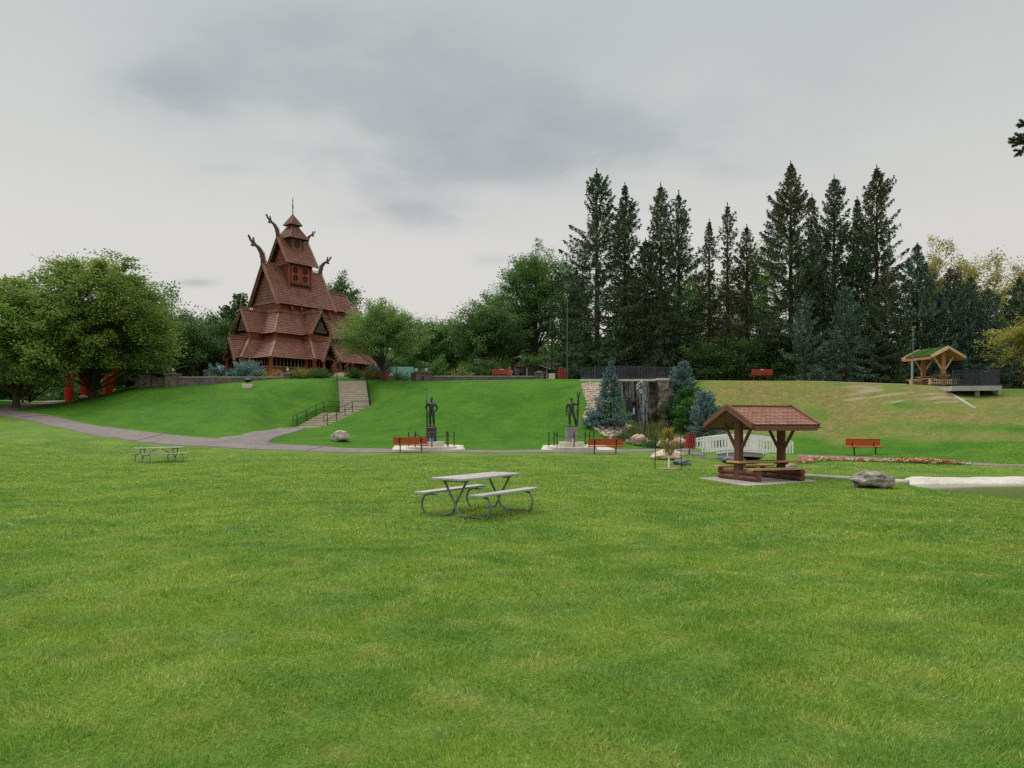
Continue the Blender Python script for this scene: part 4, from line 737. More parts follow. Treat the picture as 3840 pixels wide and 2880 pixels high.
# ------------------------------------------------------------------ stave church (local x along the nave, towards the chancel)
def church():
    FZ=6.5; r=thing('stave_church',(-25.29,88.75,0),'brown timber stave church with tiered shingle roofs, dragon heads and a slender spire','church',math.atan2(.793,.609))
    def frame_roof(top,bot,zt_,zb,skip=(),name='roof',hips=True,w=.24,h=.25,hipw=.26):
        """lean-to roof around a box: top=(x0,x1,y0,y1) bot=(...)"""
        a,b=top,bot; T=[(a[0],a[2],zt_),(a[1],a[2],zt_),(a[1],a[3],zt_),(a[0],a[3],zt_)]; B_=[(b[0],b[2],zb),(b[1],b[2],zb),(b[1],b[3],zb),(b[0],b[3],zb)]
        m=MB()
        for i in range(4):
            if i in skip: continue
            j=(i+1)%4; m.shingles([B_[i],B_[j],T[j],T[i]],w,h)
        o=m.build(name,['shingle','under'],r)
        if hips:
            for i in range(4):
                if i in skip and (i-1)%4 in skip: continue
                if i in skip or (i-1)%4 in skip:
                    if hips!='all': continue
                p=Vector(B_[i]);q=Vector(T[i]); k=MB(); k.beam(p+Vector((0,0,.05)),q+Vector((0,0,.05)),hipw,.07); k.build('hip_board','board',o)
        return o
    def gable_roof(x0,x1,hw,ze,zr,ax='x',c=0,name='roof',w=.24,h=.25,barge=.22,comb=True,ends=(1,1),ext=0):
        """ridge along ax from x0 to x1"""
        m=MB(); f=(lambda a,b,z:(a,c+b,z)) if ax=='x' else (lambda a,b,z:(c+b,a,z))
        for s in (-1,1):
            e0,e1,t1,t0=f(x0,s*hw,ze),f(x1,s*hw,ze),f(x1,0,zr),f(x0,0,zr); m.shingles([e0,e1,t1,t0],w,h)
        o=m.build(name,['shingle','under'],r)
        k=MB(); k.beam(f(x0,0,zr+.05),f(x1,0,zr+.05),.2,.12); k.build('ridge_board','board',o)
        for xe,on in zip((x0,x1),ends):
            if not on: continue
            sg=-1 if xe==min(x0,x1) else 1
            for s in (-1,1):
                k=MB(); p=Vector(f(xe+sg*.06,s*(hw+ext*.45),ze-ext)); q=Vector(f(xe+sg*.06,0,zr+.1)); d=(q-p).normalized(); k.beam(p,q,.1,barge,up=Vector(f(1,0,0))-Vector(f(0,0,0)))
                n=int((q-p).length/.32)   # scalloped lower edge
                for i in range(n):
                    a=p+d*(.16+.32*i); inw=Vector(f(0,-s,0))-Vector(f(0,0,0)); inw=(inw-d*inw.dot(d)).normalized(); a=a+inw*barge*.5
                    kk=[(math.cos(t)*.13,math.sin(t)*.13) for t in np.linspace(math.pi*2,0,9)[:-1]]; ny=d.cross(inw)
                    vs=[a+d*u_+inw*v_+ny*t for t in (-.04,.04) for u_,v_ in kk]; k.add(vs,[tuple(range(8)),tuple(range(15,7,-1))]+[(i2,i2+8,(i2+1)%8+8,(i2+1)%8) for i2 in range(8)])
                k.build('barge_board','board',o)
        if comb:
            k=MB(); a=min(x0,x1)+.15
            while a<max(x0,x1)-.1: 
                k.torus(f(a,0,zr+.24),.12,.035,'y' if ax=='x' else 'x',8,4); a+=.26
            k.build('ridge_comb','board',o)
        return o
    def box_wall(x0,x1,y0,y1,z0,z1,m='redwood',name='wall'):
        b=MB(); b.b6(x0,x1,y0,y1,z0,z1); return b.build(name,m,r)
    def post(x,y,z0,z1,rr=.2,m='redpost'):
        b=MB(); b.lathe([(rr*1.25,z0),(rr*1.25,z0+.15),(rr,z0+.22),(rr*.96,z1-.25),(rr*1.3,z1-.15),(rr*1.3,z1)],(x,y,0),12); return b.build('post',m,r,smooth='auto')
    # foundation
    b=MB(); b.b6(-8.1,10.2,-5.5,5.5,5.6,FZ+.12); b.b6(-2.4,1.2,-7.0,-5.4,5.6,FZ+.11); b.b6(-8.9,-8,-2.5,2.5,5.6,FZ+.11); b.build('foundation','greyconcrete',r)
    # cores
    box_wall(-3.51,3.51,-2.2,2.2,11,14.95); box_wall(-4.93,4.93,-3.62,3.62,FZ,11.45); 
    box_wall(-1.36,1.36,-4.95,4.95,FZ,11.5); box_wall(-6.6,-4.9,-1.36,1.36,FZ,11.5)
    # dark-coloured shell over the walls paints in the gallery's shade behind the arcade
    b=MB(); b.b6(-4.96,4.96,-3.65,3.65,FZ+.1,8.9); b.b6(-1.39,1.39,-4.98,4.98,FZ+.1,8.95); b.b6(-6.63,-4.8,-1.39,1.39,FZ+.1,8.95); b.build('inner_wall_shade','darkwood',r)
    box_wall(3.5,7.5,-1.0,1.0,11,15.2); box_wall(4.9,8.6,-2.4,2.4,FZ,12.1); 
    # horizontal sill bands under the high walls
    for (x0,x1,y0,y1,z,h) in ((-3.56,3.56,-2.25,2.25,14.0,.32),(-4.98,4.98,-3.67,3.67,10.75,.16),(3.6,7.55,-1.05,1.05,14.35,.3)):
        b=MB(); b.b6(x0,x1,y0,y1,z,z+h); b.build('sill_band','board',r)
    # tier 1: main roof
    m1=gable_roof(-3.96,3.96,2.65,14.9,19.43,ext=.15,barge=.34)
    b=MB(); b.prism([(-2.3,14.75),(2.3,14.75),(0,18.95)],'x',(-3.50,0,0),.10); b.build('gable_wall','shingle',r)
    g_=MB(); g_.shingles([(-3.57,2.15,15.25),(-3.57,-2.15,15.25),(-3.57,-.02,18.9),(-3.57,.02,18.9)],.2,.34,base=False); g_.build('gable_cladding',['shingle','under'],r)
    b=MB(); b.b6(-3.7,-3.55,-2.3,2.3,15.0,15.25); b.build('tie_beam','board',r)
    b=MB(); b.prism([(-2.3,14.75),(2.3,14.75),(0,18.95)],'x',(3.50,0,0),.10); b.build('gable_wall','redwood',r)
    for sx in (-1,1):
        for sy in (-1,1): post(sx*3.51,sy*2.2,13.9,15.0,.26)
    for x in (-1.9,-.6,.9,2.2):    # little hanging pendants below the eaves
        b=MB(); b.lathe([(.03,14.95),(.16,14.75),(.18,14.45),(.1,14.3)],(x,-2.42,0),8); b.build('pendant','redpost',r)
    # tier 0b: belfry
    gable_roof(-2.04,2.04,1.9,19.75,22.75,barge=.26)
    box_wall(-1.58,1.5,-1.42,1.42,17.4,20.2)
    for s in (-1,1):
        b=MB(); b.b6(-1.3,1.25,s*1.44-.035,s*1.44+.035,17.75,19.55); pn=b.build('carved_panel','redpost',r)
        for cx,cz in ((-.72,18.25),(-.72,19.1),(.6,18.25),(.6,19.1)):
            k=MB()
            for rr in (.30,.18): k.torus((cx,s*1.5,cz),rr,.035,'y',12,4)
            for a in range(4): k.torus((cx+.2*math.cos(a*1.57+.7),s*1.5,cz+.2*math.sin(a*1.57+.7)),.09,.03,'y',8,4)
            k.build('carving','darkwood',pn)
        b=MB(); b.b6(-1.35,1.3,s*1.5-.1,s*1.5+.1,17.5,17.7); b.build('sill_board','carve',r)
        for x in (-1.58,1.5): 
            b=MB(); b.tube([(x,s*1.45,16.9),(x,s*1.45,19.9)],.13,8); b.build('post','redpost',r,smooth='auto')
    b=MB(); b.prism([(-1.4,19.6),(1.4,19.6),(0,22.1)],'x',(-1.6,0,0),.1); gw=b.build('gable_wall','redwood',r)
    for y,z in ((-.35,20.3),(.35,20.3),(0,20.9)): k=MB(); k.tube([(-1.62,y,z),(-1.67,y,z)],.08,8); k.build('sound_hole','darkwood',gw)
    b=MB()
    for i in range(14): y=-1.35+i*.2; b.blob((-1.95,y,19.62+.05*(i%2)),(.22,.2,.22),i,.3,1)
    b.build('carved_beam','board',r)
    # turret
    box_wall(-.84,.84,-.75,.75,21.3,23.05,'carve')
    for s in (-1,1):
        b=MB(); b.b6(-.6,.6,s*.76-.03,s*.76+.03,21.7,22.8); pn=b.build('carved_panel','board',r); k=MB()
        for rr in (.42,.26,.1): k.torus((0,s*.81,22.25),rr,.035,'y',14,4)
        for a in range(6): k.torus((.33*math.cos(a*1.047),s*.81,22.25+.33*math.sin(a*1.047)),.1,.028,'y',8,4)
        k.build('carving','darkwood',pn)
        b=MB(); b.b6(-.9,.9,s*.8-.08,s*.8+.08,21.5,21.62); b.build('sill_board','board',r)
    def hiproof(hw,z0,hw1,z1):
        m=MB(); B_=[(-hw,-hw,z0),(hw,-hw,z0),(hw,hw,z0),(-hw,hw,z0)]; T=[(-hw1,-hw1,z1),(hw1,-hw1,z1),(hw1,hw1,z1),(-hw1,hw1,z1)]
        for i in range(4): m.shingles([B_[i],B_[(i+1)%4],T[(i+1)%4],T[i]],.17,.17)
        o=m.build('turret_roof',['shingle','under'],r)
        for i in range(4): k=MB(); k.beam(Vector(B_[i])+Vector((0,0,.03)),Vector(T[i])+Vector((0,0,.03)),.1,.06); k.build('hip_board','board',o)
    hiproof(1.32,22.85,.46,24.3); b=MB(); b.b6(-.44,.44,-.44,.44,24.2,24.7); b.build('turret_neck','carve',r); hiproof(.78,24.5,.03,25.75)
    b=MB(); b.lathe([(.07,25.6),(.05,26.3),(.085,26.7),(.05,27.0),(.035,27.35),(.09,27.45),(.03,27.55),(.01,27.95)],n=8); b.build('spire_rod','carve',r,smooth=True)
    # dragons
    OUT=[(.35,-.3),(.30,.5),(.16,1.1),(-.12,1.62),(-.5,1.95),(-.88,2.12),(-1.06,2.34),(-1.16,2.78),(-1.30,2.80),(-1.27,2.36),(-1.45,2.50),(-1.72,2.92),(-1.86,2.98),(-1.9,2.84),(-1.62,2.36),(-1.38,2.12),(-1.52,1.98),(-1.48,1.82),(-1.22,1.78),(-1.02,1.88),(-.74,1.66),(-.48,1.26),(-.36,.95),(-.44,.85),(-.28,.7),(-.24,-.3)]
    def dragon(x,z,sgn,s,par=m1):
        b=MB(); pts=[(sgn*-a*s,c*s) for a,c in OUT]; b.prism(pts,'y',(x,0,z),.13*s); o=b.build('dragon_head','carve',r)
        k=MB()
        for i in range(7):
            q=i/7; px_,pz=.42-.28*q**2-.05*q,.2+1.25*q; k.torus((x-sgn*px_*s,0,z+pz*s),.09*s,.03*s,'y',8,4)
        for a,c in ((-.05,1.35),(-.45,1.7)): k.torus((x+sgn*-a*s,-.11*s,z+c*s),.14*s,.03,'y',8,4)
        k.build('openwork_crest','board',o)
    dragon(-3.98,19.4,-1,1.0); dragon(3.98,19.4,1,.85); dragon(-2.05,22.7,-1,.82); dragon(2.05,22.7,1,.62)
    # tier 2
    frame_roof((-3.51,3.51,-2.2,2.2),(-5.28,5.28,-3.97,3.97),13.97,11.45,skip=())
    s2=gable_roof(-5.12,-2.1,1.46,11.55,14.1,'y',0,ends=(1,0)); n2=gable_roof(5.12,2.1,1.46,11.55,14.1,'y',0,ends=(1,0)); w2=gable_roof(-6.78,-3.4,1.4,11.55,14.05,'x',-.05,ends=(1,0))
    def window(ax,pos,c,hw,z0,z1):
        b=MB(); b.prism([(c-hw,z0),(c+hw,z0),(c,z1)],ax,(pos,0,0) if ax=='x' else (0,pos,0),.06); o=b.build('window','glass',r); k=MB(); off=-.05
        f=(lambda a,z:(pos+off,a,z)) if ax=='x' else (lambda a,z:(a,pos+off,z))
        for t in np.linspace(-.8,.8,6):
            for sg in (-1,1):
                p=(c+t*hw,z0); q=(c+t*hw+sg*.45*hw*1.6,z0+.45*(z1-z0)*1.6)
                # clip to the triangle
                for kk in range(20):
                    if abs(q[0]-c)>hw*(z1-q[1])/(z1-z0): q=(p[0]+(q[0]-p[0])*.93,p[1]+(q[1]-p[1])*.93)
                k.beam(f(*p),f(*q),.035,.035)
        k.build('lattice','board',o)
    window('y',-5.02,0,.82,11.75,13.3); window('x',-6.66,-.05,.75,11.75,13.2)
    for x in (-1.4,1.4):
        for y in (-4.95,4.95): post(x,y,10.6,11.6,.16)
    for y in (-1.36,1.3): post(-6.6,y,10.6,11.6,.16)
    for sx in (-1,1):
        for sy in (-1,1): post(sx*4.93,sy*3.62,10.6,11.5,.22)
    def cross(x,y,z,s=1,ax='x'):
        b=MB(); b.box((x,y,z+.4*s),(.08,.08,.9*s)); b.box((x,y,z+.55*s),(.36*s,.07,.07) if ax=='x' else (.07,.36*s,.07)); b.lathe([(.02,0),(.1,.08),(.02,.16)],(x,y,z-.02),6); b.build('roof_cross','board',r)
    cross(0,-5.1,14.15); cross(-6.75,-.05,14.05,1,'y')
    # tier 3: gallery roofs
    frame_roof((-4.93,4.93,-3.62,3.62),(-7.16,7.16,-5.85,5.85),10.75,8.62)
    frame_roof((-1.36,1.36,-5.0,-3.3),(-2.5,1.25,-7.18,-3.3),10.75,8.62,skip=(2,),hips='all'); frame_roof((-1.36,1.36,3.3,5.0),(-2.5,2.5,3.3,7.18),10.75,8.62,skip=(0,))
    frame_roof((-6.65,-4.5,-1.36,1.36),(-8.44,-4.5,-2.6,2.5),10.75,8.62,skip=(1,),hips='all')
    gable_roof(-7.5,-4.7,1.0,8.6,10.72,'y',-.7,ends=(1,0),ext=.25); gable_roof(-8.75,-5.6,.92,8.6,10.7,'x',-.95,ends=(1,0),ext=.25); cross(-.7,-7.5,10.75,.9); cross(-8.7,-.95,10.7,.9,'y')
    # chancel
    gable_roof(3.9,7.8,1.3,15.15,17.36,ends=(0,1),barge=.26); frame_roof((3.6,7.5,-1.0,1.0),(3.6,9.0,-2.75,2.75),14.45,12.0,skip=(3,),hips='all')
    frame_roof((4.9,8.6,-2.4,2.4),(4.9,10.7,-4.4,4.4),10.75,8.62,skip=(3,),hips='all'); box_wall(4.9,10.2,-4.0,4.0,FZ,8.7)
    b=MB(); b.lathe([(1.5,11.2),(1.5,13.0)],(9.0,0,0),18); b.build('apse_wall','redwood',r); b=MB(); b.lathe([(1.9,12.9),(.6,14.2)],(9.1,0,0),18); b.build('apse_roof','shingle',r)
    b=MB(); b.lathe([(.62,14.0),(.66,14.2),(.58,14.3),(.62,15.3)],(9.35,0,0),16); b.build('apse_turret','shingle',r)
    b=MB(); b.lathe([(.76,15.2),(.62,15.55),(.36,16.0),(.06,16.4),(.05,16.6)],(9.35,0,0),16); b.build('turret_cap','board',r); cross(9.35,0,16.5,.8)
    # gallery: parapets, arcade, corner posts
    segs=[('y',-5.5,-6.8,-2.25),('y',-5.5,1.05,6.8),('y',-6.83,-2.25,-1.45),('y',-6.83,.05,1.05),('x',-2.25,-6.83,-5.5),('x',1.05,-6.83,-5.5),('y',5.5,-6.8,6.8),
          ('x',-6.8,-5.5,-2.3),('x',-6.8,2.3,5.5),('x',-8.1,-2.3,-1.7),('x',-8.1,-.2,2.3),('y',-2.3,-8.1,-6.8),('y',2.3,-8.1,-6.8),('x',6.8,-5.5,-4.0),('x',6.8,4.0,5.5)]
    for ax,c,a,b_ in segs:
        if b_<a: a,b_=b_,a
        m=MB(); f=(lambda x0,x1,t,z0,z1:m.b6(x0,x1,c-t/2,c+t/2,z0,z1)) if ax=='y' else (lambda x0,x1,t,z0,z1:m.b6(c-t/2,c+t/2,x0,x1,z0,z1))
        f(a,b_,.12,FZ,7.62); m.build('parapet','redwood',r)
        m=MB(); f(a,b_,.2,7.62,7.74); m.build('rail','board',r)
        m=MB(); f(a,b_,.18,8.5,8.68); m.build('head_beam','darkwood',r)
        m=MB(); n=max(1,round((b_-a)/.45))
        for i in range(n):
            t=a+(i+.5)*(b_-a)/n; x,y=(t,c) if ax=='y' else (c,t)
            m.lathe([(.05,7.74),(.035,7.85),(.055,8.05),(.03,8.2),(.05,8.5)],(x,y,0),6)
        m.build('arcade','redpost' if ax=='x' else 'board',r)
    for x,y in ((-6.85,-5.55),(6.85,-5.55),(-6.85,5.55),(-2.3,-5.55),(1.1,-5.55),(-2.3,-6.88),(1.1,-6.88),(-1.42,-7.3),(.02,-7.3),(-8.15,-2.35),(-8.15,2.35),(-6.85,-2.35),(-8.55,-1.7),(-8.55,-.2),(4.0,-5.55)):
        post(x,y,FZ-.1,8.65,.17 if abs(y)>7.2 or x<-8.5 else .24)
    b=MB(); b.b6(-1.3,-.1,-5.05,-4.97,FZ+.1,9.4); b.build('door','darkwood',r); b=MB(); b.b6(-6.68,-6.62,-1.5,-.35,FZ+.1,9.2); b.build('door','darkwood',r)
    # lean-to roof bit at the north-west (far left)
    return r
CH=church()
# ------------------------------------------------------------------ concrete stairs with rails
def stairs():
    top,land,foot=ST_TOP,ST_LAND,ST_FOOT
    r=thing('concrete_staircase',(0,0,0),'pale concrete staircase bending once as it climbs the grass slope to the church','stairs')
    def flight(p,q,n,w,edge):
        p=Vector(p);q=Vector(q); st=(q-p)/n; rz=q.z-p.z; b=MB(); e=Vector(edge)
        for i in range(n):
            a=p+st*i; z=p.z+rz*(i+1)/n; d=Vector((st.x,st.y,0)); v=[a-e*w/2,a+e*w/2,a+e*w/2+d*1.02,a-e*w/2+d*1.02]
            b.m=0; b.add([(x.x,x.y,z) for x in v]+[(x.x,x.y,z-.05) for x in v],[(0,1,2,3),(7,6,5,4),(0,4,5,1),(1,5,6,2),(2,6,7,3),(3,7,4,0)])
            k=[x+d*.06 for x in v[:2]]+v[2:]; b.m=1; b.add([(x.x,x.y,z-.05) for x in k]+[(x.x,x.y,z-.75) for x in k],[(0,1,2,3),(7,6,5,4),(0,4,5,1),(1,5,6,2),(2,6,7,3),(3,7,4,0)])
        b.build('flight',['stair','riser'],r)
    ev=Vector((.93,.36,0)).normalized()
    flight(foot,(land[0]-1.2,land[1]-.6,land[2]-.02),9,2.8,(.985,-.17,0)); flight((land[0],land[1],land[2]),top,15,2.55,(1,0,0))
    b=MB(); b.add([(x,y,land[2]+z) for z in (0,-.6) for x,y in ((land[0]-2.1,land[1]-.85),(land[0]+1.1,land[1]-1.0),(land[0]+1.28,land[1]+.1),(land[0]-1.28,land[1]+.1))],[(0,1,2,3),(7,6,5,4),(0,4,5,1),(1,5,6,2),(2,6,7,3),(3,7,4,0)]); b.build('landing','stair',r)
    b=MB(); b.add([(x,y,foot[2]+z) for z in (.07,-.3) for x,y in ((foot[0]-1.9,foot[1]-.5),(foot[0]+.9,foot[1]-.75),(foot[0]+1.4,foot[1]+.1),(foot[0]-1.2,foot[1]+.3))],[(0,1,2,3),(7,6,5,4),(0,4,5,1),(1,5,6,2),(2,6,7,3),(3,7,4,0)]); b.build('base_slab','stair',r)
    def rail(pts,posts,lab):
        t=thing('handrail',(0,0,0),lab,'handrail',group='black handrails of the concrete staircase')
        P=[Vector(p) for p in pts]
        for h in (.95,.5): 
            b=MB(); b.tube([p+Vector((0,0,h)) for p in P],.022,6); b.build('rail','black',t)
        for q in posts:
            a,fr=int(q),q-int(q); p=P[a]+(P[min(a+1,len(P)-1)]-P[a])*fr; b=MB(); b.tube([p-Vector((0,0,.1)),p+Vector((0,0,.96))],.03,6); b.build('post','black',t)
        e=P[0]; b=MB(); b.tube([e+Vector((0,0,.5)),e+Vector((0,0,.95))],.028,6); b.build('end_loop','black',t)
    F_=Vector(foot);L_=Vector(land);T_=Vector(top); u=Vector((1.25,-.2,0)); m=Vector((L_.x-1.2,L_.y-.6,L_.z))
    rail([F_-u-Vector((.35,.1,0)),m-u*1.,L_+Vector((-1.3,-.1,0))],[.12,.42,.72,.98,2],'handrail on the left side of the lower flight of the concrete stairs')
    rail([F_+u-Vector((.35,.1,0)),m+u*.95,L_+Vector((1.28,-.3,0))],[.12,.42,.72,.98,2],'handrail on the right side of the lower flight of the concrete stairs')
    rail([L_+Vector((-1.3,-.1,0)),T_+Vector((-1.3,0,.1))],[0,1],'steep handrail on the left side of the upper flight of the concrete stairs')
    rail([L_+Vector((1.3,-.1,0)),T_+Vector((1.3,0,.1))],[0,1],'steep handrail on the right side of the upper flight of the concrete stairs')
    # short upper steps by the church door
    s=thing('entry_steps',(Xu(1272,73),72.6,zt(Xu(1272,73),72.6)),'few small steps with brown rails leading from the stair head to the church door','steps')
    b=MB()
    for i in range(4): b.b6(-.55,.55,.45*i,.45*i+.46,-.5,.1+.13*i)
    b.build('step','stair',s)
    for x in (-.6,.6):
        b=MB(); b.tube([(x,0,.95),(x,1.8,1.45)],.03,6); b.tube([(x,0,.5),(x,1.8,1.0)],.02,6); b.build('rail','shelterlog',s)
        for y in (0,.9,1.8): b=MB(); b.tube([(x,y,-.1),(x,y,.95+y*.28)],.035,6); b.build('post','shelterlog',s)
stairs()
# ------------------------------------------------------------------ stone walls, pillars and lanterns
def blockwall(name,p,q,h,label,cat='wall',th=.4,cap=True,zb=None):
    p=Vector(p);q=Vector(q); L_=(q-p).length; a=math.atan2(q.y-p.y,q.x-p.x); z=min(p.z,q.z); r=thing(name,(p.x,p.y,z),label,cat,a)
    b=MB(); nr=max(2,round((h+.4)/.2)); hh=(h+.4)/nr
    for i in range(nr):
        x=-(.25 if i%2 else 0)
        while x<L_:
            w_=random.uniform(.32,.55); x0,x1=max(0,x),min(L_,x+w_-.015)
            if x1-x0>.05:
                o=random.uniform(0,.03); b.tv=random.random(); b.b6(x0,x1,-th/2-o,th/2,-.4+i*hh,-.4+(i+1)*hh-.012)
            x+=w_
    b.build('masonry','stone',r); b=MB(); b.b6(.02,L_-.02,-th/2+.03,th/2-.03,-.4,h-.02); b.build('core','under',r)
    if cap:
        b=MB(); n=max(1,round(L_/.6))
        for i in range(n): b.b6(i*L_/n,(i+1)*L_/n-.01,-th/2-.05,th/2+.05,h,h+.08)
        b.build('coping','greyconcrete' if L_>3 else 'stone',r)
    return r
def lantern(par,x,y,z,s=1):
    b=MB(); b.lathe([(.09*s,0),(.05*s,.06*s),(.1*s,.12*s)],(x,y,z),8); b.lathe([(.14*s,.42*s),(.15*s,.46*s),(.02,.56*s),(.01,.66*s)],(x,y,z),8); o=b.build('lantern','black',par)
    b=MB(); b.lathe([(.09*s,.12*s),(.12*s,.42*s)],(x,y,z),8); b.build('lantern_glass','lamp_glass',o)
def pillar(u0,u1,Y,vt,vb,label,lan=True,group='stone pillars with lanterns'):
    x0,x1=Xu(u0,Y),Xu(u1,Y); w_=x1-x0; z=Zv(vb,Y); h=Zv(vt,Y)-z; r=thing('stone_pillar',((x0+x1)/2,Y,z),label,'pillar',group=group)
    b=MB(); n=max(3,round((h+.5)/.19)); hh=(h+.5)/n
    for i in range(n):
        for s in (-1,1):
            o=random.uniform(0,.02); m_=random.uniform(-.1,.1)*w_
            b.tv=random.random(); b.b6(-w_/2-o if s<0 else m_,m_-.012 if s<0 else w_/2+o,-w_/2-o,w_/2,-.5+i*hh,-.5+(i+1)*hh-.012)
    b.build('masonry','stone',r); b=MB(); b.box((0,0,h+.05),(w_*1.22,w_*1.22,.12)); b.box((0,0,h+.16),(w_*.7,w_*.7,.1),taper=.6); b.build('cap','stone',r)
    if lan: lantern(r,0,0,h+.2,1.)
def W(u,Y,v): return (Xu(u,Y),Y,Zv(v,Y))
pillar(533,572,71.5,1413,1446,'leftmost stone pillar with a lantern, at the end of the long low wall'); pillar(628,668,71,1406,1449,'stone pillar with a lantern where the long low wall steps up'); pillar(1068,1090,71,1405,1433,'slim stone pillar with a lantern beside the golden juniper')
def wl(u0,u1,Y,vt,vb,label): 
    p=Vector(W(u0,Y,vb));q=Vector(W(u1,Y,vb)); q.z=p.z; blockwall('stone_wall',p,q,Zv(vt,Y)-p.z,label)
wl(510,533,71.6,1420,1446,'short stub of block wall left of the leftmost lantern pillar'); wl(573,627,71.4,1421,1447,'short block wall between the two left lantern pillars'); wl(669,1067,71.1,1416,1441,'long low block wall with pale coping in front of the church')
wl(1605,2008,71.2,1413,1431,'long low block wall under the red slatted bench')
wl(1541,1562,71.0,1400,1431,'left half of the raised block beside the planted urns'); 
pillar(1563,1618,71.0,1399,1431,'wide raised stone block with two planted urns',lan=False,group='stone blocks of the right wall'); pillar(2006,2038,71.1,1400,1421,'stone end block beside the beige house',lan=False,group='stone blocks of the right wall')
for u,l in ((1561,'left white urn with greenery on the stone block'),(1598,'right white urn with greenery on the stone block')):
    t=thing('urn',(Xu(u,71),71.,Zv(1393,71)),l,'urn',group='planted urns'); b=MB(); b.lathe([(.1,-.1),(.06,.02),(.14,.16),(.17,.26)],n=12); b.build('bowl','white',t,smooth=True)
    g=np.random.default_rng(u); C=g.normal(0,.13,(160,3))+[0,0,.42]; A=nrm(g.normal(0,1,(160,3)))*.06; link('foliage',leafmesh('foliage',C,A,nrm(np.cross(A,g.normal(0,1,(160,3))))*.025,g.random(160),[LM['bluespruceg']]),t)
# ------------------------------------------------------------------ benches
def bench_low(loc,rz,label,L=2.05,group='red benches along the lower path'):
    """local +y is the side the sitter faces"""
    r=thing('park_bench',loc,label,'bench',rz,group); 
    b=MB(); b.b6(-L/2,L/2,-.02,.36,.42,.47); b.build('seat','red',r,bevel=.01)
    b=MB()
    for z in (.54,.88): b.b6(-L/2,L/2,-.135,-.095,z-.02,z+.025)
    for x in (-L/2,0,L/2-.03): b.b6(x,x+.03,-.135,-.1,.56,.86)
    bk=b.build('backrest','red',r); b=MB(); b.b6(-L/2+.03,L/2-.03,-.122,-.108,.56,.86); b.build('panel','orange',bk)
    for x in (-L/2*.62,L/2*.62):
        b=MB(); b.beam((x,.1,-.1),(x,.1,.40),.06,.05); b.beam((x,.1,.38),(x,-.10,.47),.06,.05); b.beam((x,-.08,.44),(x,-.165,.86),.06,.05); b.beam((x,-.05,.41),(x,.32,.41),.05,.03); b.build('leg','black',r)
    return r
x,y,z=gp(1540,45.7); B1=bench_low((x,y,z),0,'red bench seen from behind in front of the dark-pedestal statue')
x,y,z=gp(2270,45.4); dup(B1,(x,y,z),0,'red bench seen from behind in front of the grey-pedestal statue')
x,y,z=gp(3240,43.7); dup(B1,(x,y,z),R(180+5),'red bench facing the viewer at the foot of the dry grass hill')
def bench_top(loc,rz,label):
    r=thing('slatted_bench',loc,label,'bench',rz,'red slatted benches on the crest'); L=1.8
    b=MB()
    for i in range(4): b.b6(-L/2,L/2,.02+i*.11,.11+i*.11,.43,.46)
    b.build('seat','redplank',r); b=MB()
    for i in range(4): b.b6(-L/2,L/2,-.08-i*.02,-.05-i*.02,.52+i*.12,.615+i*.12)
    bk=b.build('backrest','redplank',r); b=MB(); b.b6(-.14,.14,-.160,-.152,.90,.975); b.build('plaque','cream',bk)
    for x in (-.6,.6):
        b=MB(); b.beam((x,.2,-.05),(x,.2,.43),.05,.05); b.beam((x,.0,.42),(x,.44,.42),.05,.03); b.beam((x,-.02,.42),(x,-.12,.98),.04,.04); b.build('leg','redplank',r)
    return r
x,y,z=gp(1883,69.6); T1=bench_top((x,y,z),R(-4),'red slatted bench with a pale plaque in front of the low right wall')
x,y,z=gp(2856,64.5); dup(T1,(x,y,z),R(3),'red slatted bench alone on the crest before the dark bushes')
# ------------------------------------------------------------------ bins, blocks, posts
def slat_bin(loc,label,tilt=0,h=.85,rr=.27,post=True,rz=0):
    r=thing('litter_bin',loc,label,'bin',rz,'red slatted litter bins'); b0=.12 if post else .02
    for i in range(14):
        a=2*math.pi*i/14; b=MB(); b.box((rr*math.cos(a),rr*math.sin(a),b0+h/2),(.03,.07,h),Matrix.Rotation(a,3,'Z')); b.build('slat','redplank',r)
    b=MB(); b.lathe([(rr*.88,b0+.05),(rr*.88,b0+h*.98)],n=16); b.build('liner','black',r)
    b=MB(); b.lathe([(rr*1.02,b0+h-.02),(rr*1.05,b0+h+.03),(rr*.8,b0+h+.08)],n=16); b.build('lid','black',r)
    b=MB(); b.tube([(0,0,-.3),(0,0,b0+.1)],.04,6); b.build('post','black',r)
    r.rotation_euler=(0,tilt,rz); return r
x,y,z=gp(2585,44.6); slat_bin((x,y,z+.22),'tilted red slatted litter bin on a post beside the white footbridge',R(6))
x,y,z=gp(2108,67.5); slat_bin((x,y,z),'red slatted litter bin on the crest beside the black fence',0,.95,.3,False)
x,y,z=gp(1438,72.0); r=thing('red_bin',(x,y,z),'plain red bin with pale lid behind the trunk of the light-green tree','bin'); b=MB(); b.b6(-.34,.34,-.3,.3,-.05,.86); b.build('body','red',r,bevel=.03); b=MB(); b.b6(-.36,.36,-.32,.32,.862,.93); b.build('lid','white',r,bevel=.02)
x,y,z=gp(2070,68.5); r=thing('lamp_post',(x,y+.3,z),'tall slim black lamp post in a square concrete footing','lamp post'); b=MB(); b.b6(-.27,.27,-.27,.27,-.1,.50); b.build('footing','concrete',r,bevel=.02)
b=MB(); b.tube([(0,0,.5),(0,0,9.2)],[.07,.045],10); b.build('pole','black',r,smooth='auto'); b=MB(); b.box((.0,-.12,9.2),(.2,.5,.1)); b.build('lamp_head','black',r)
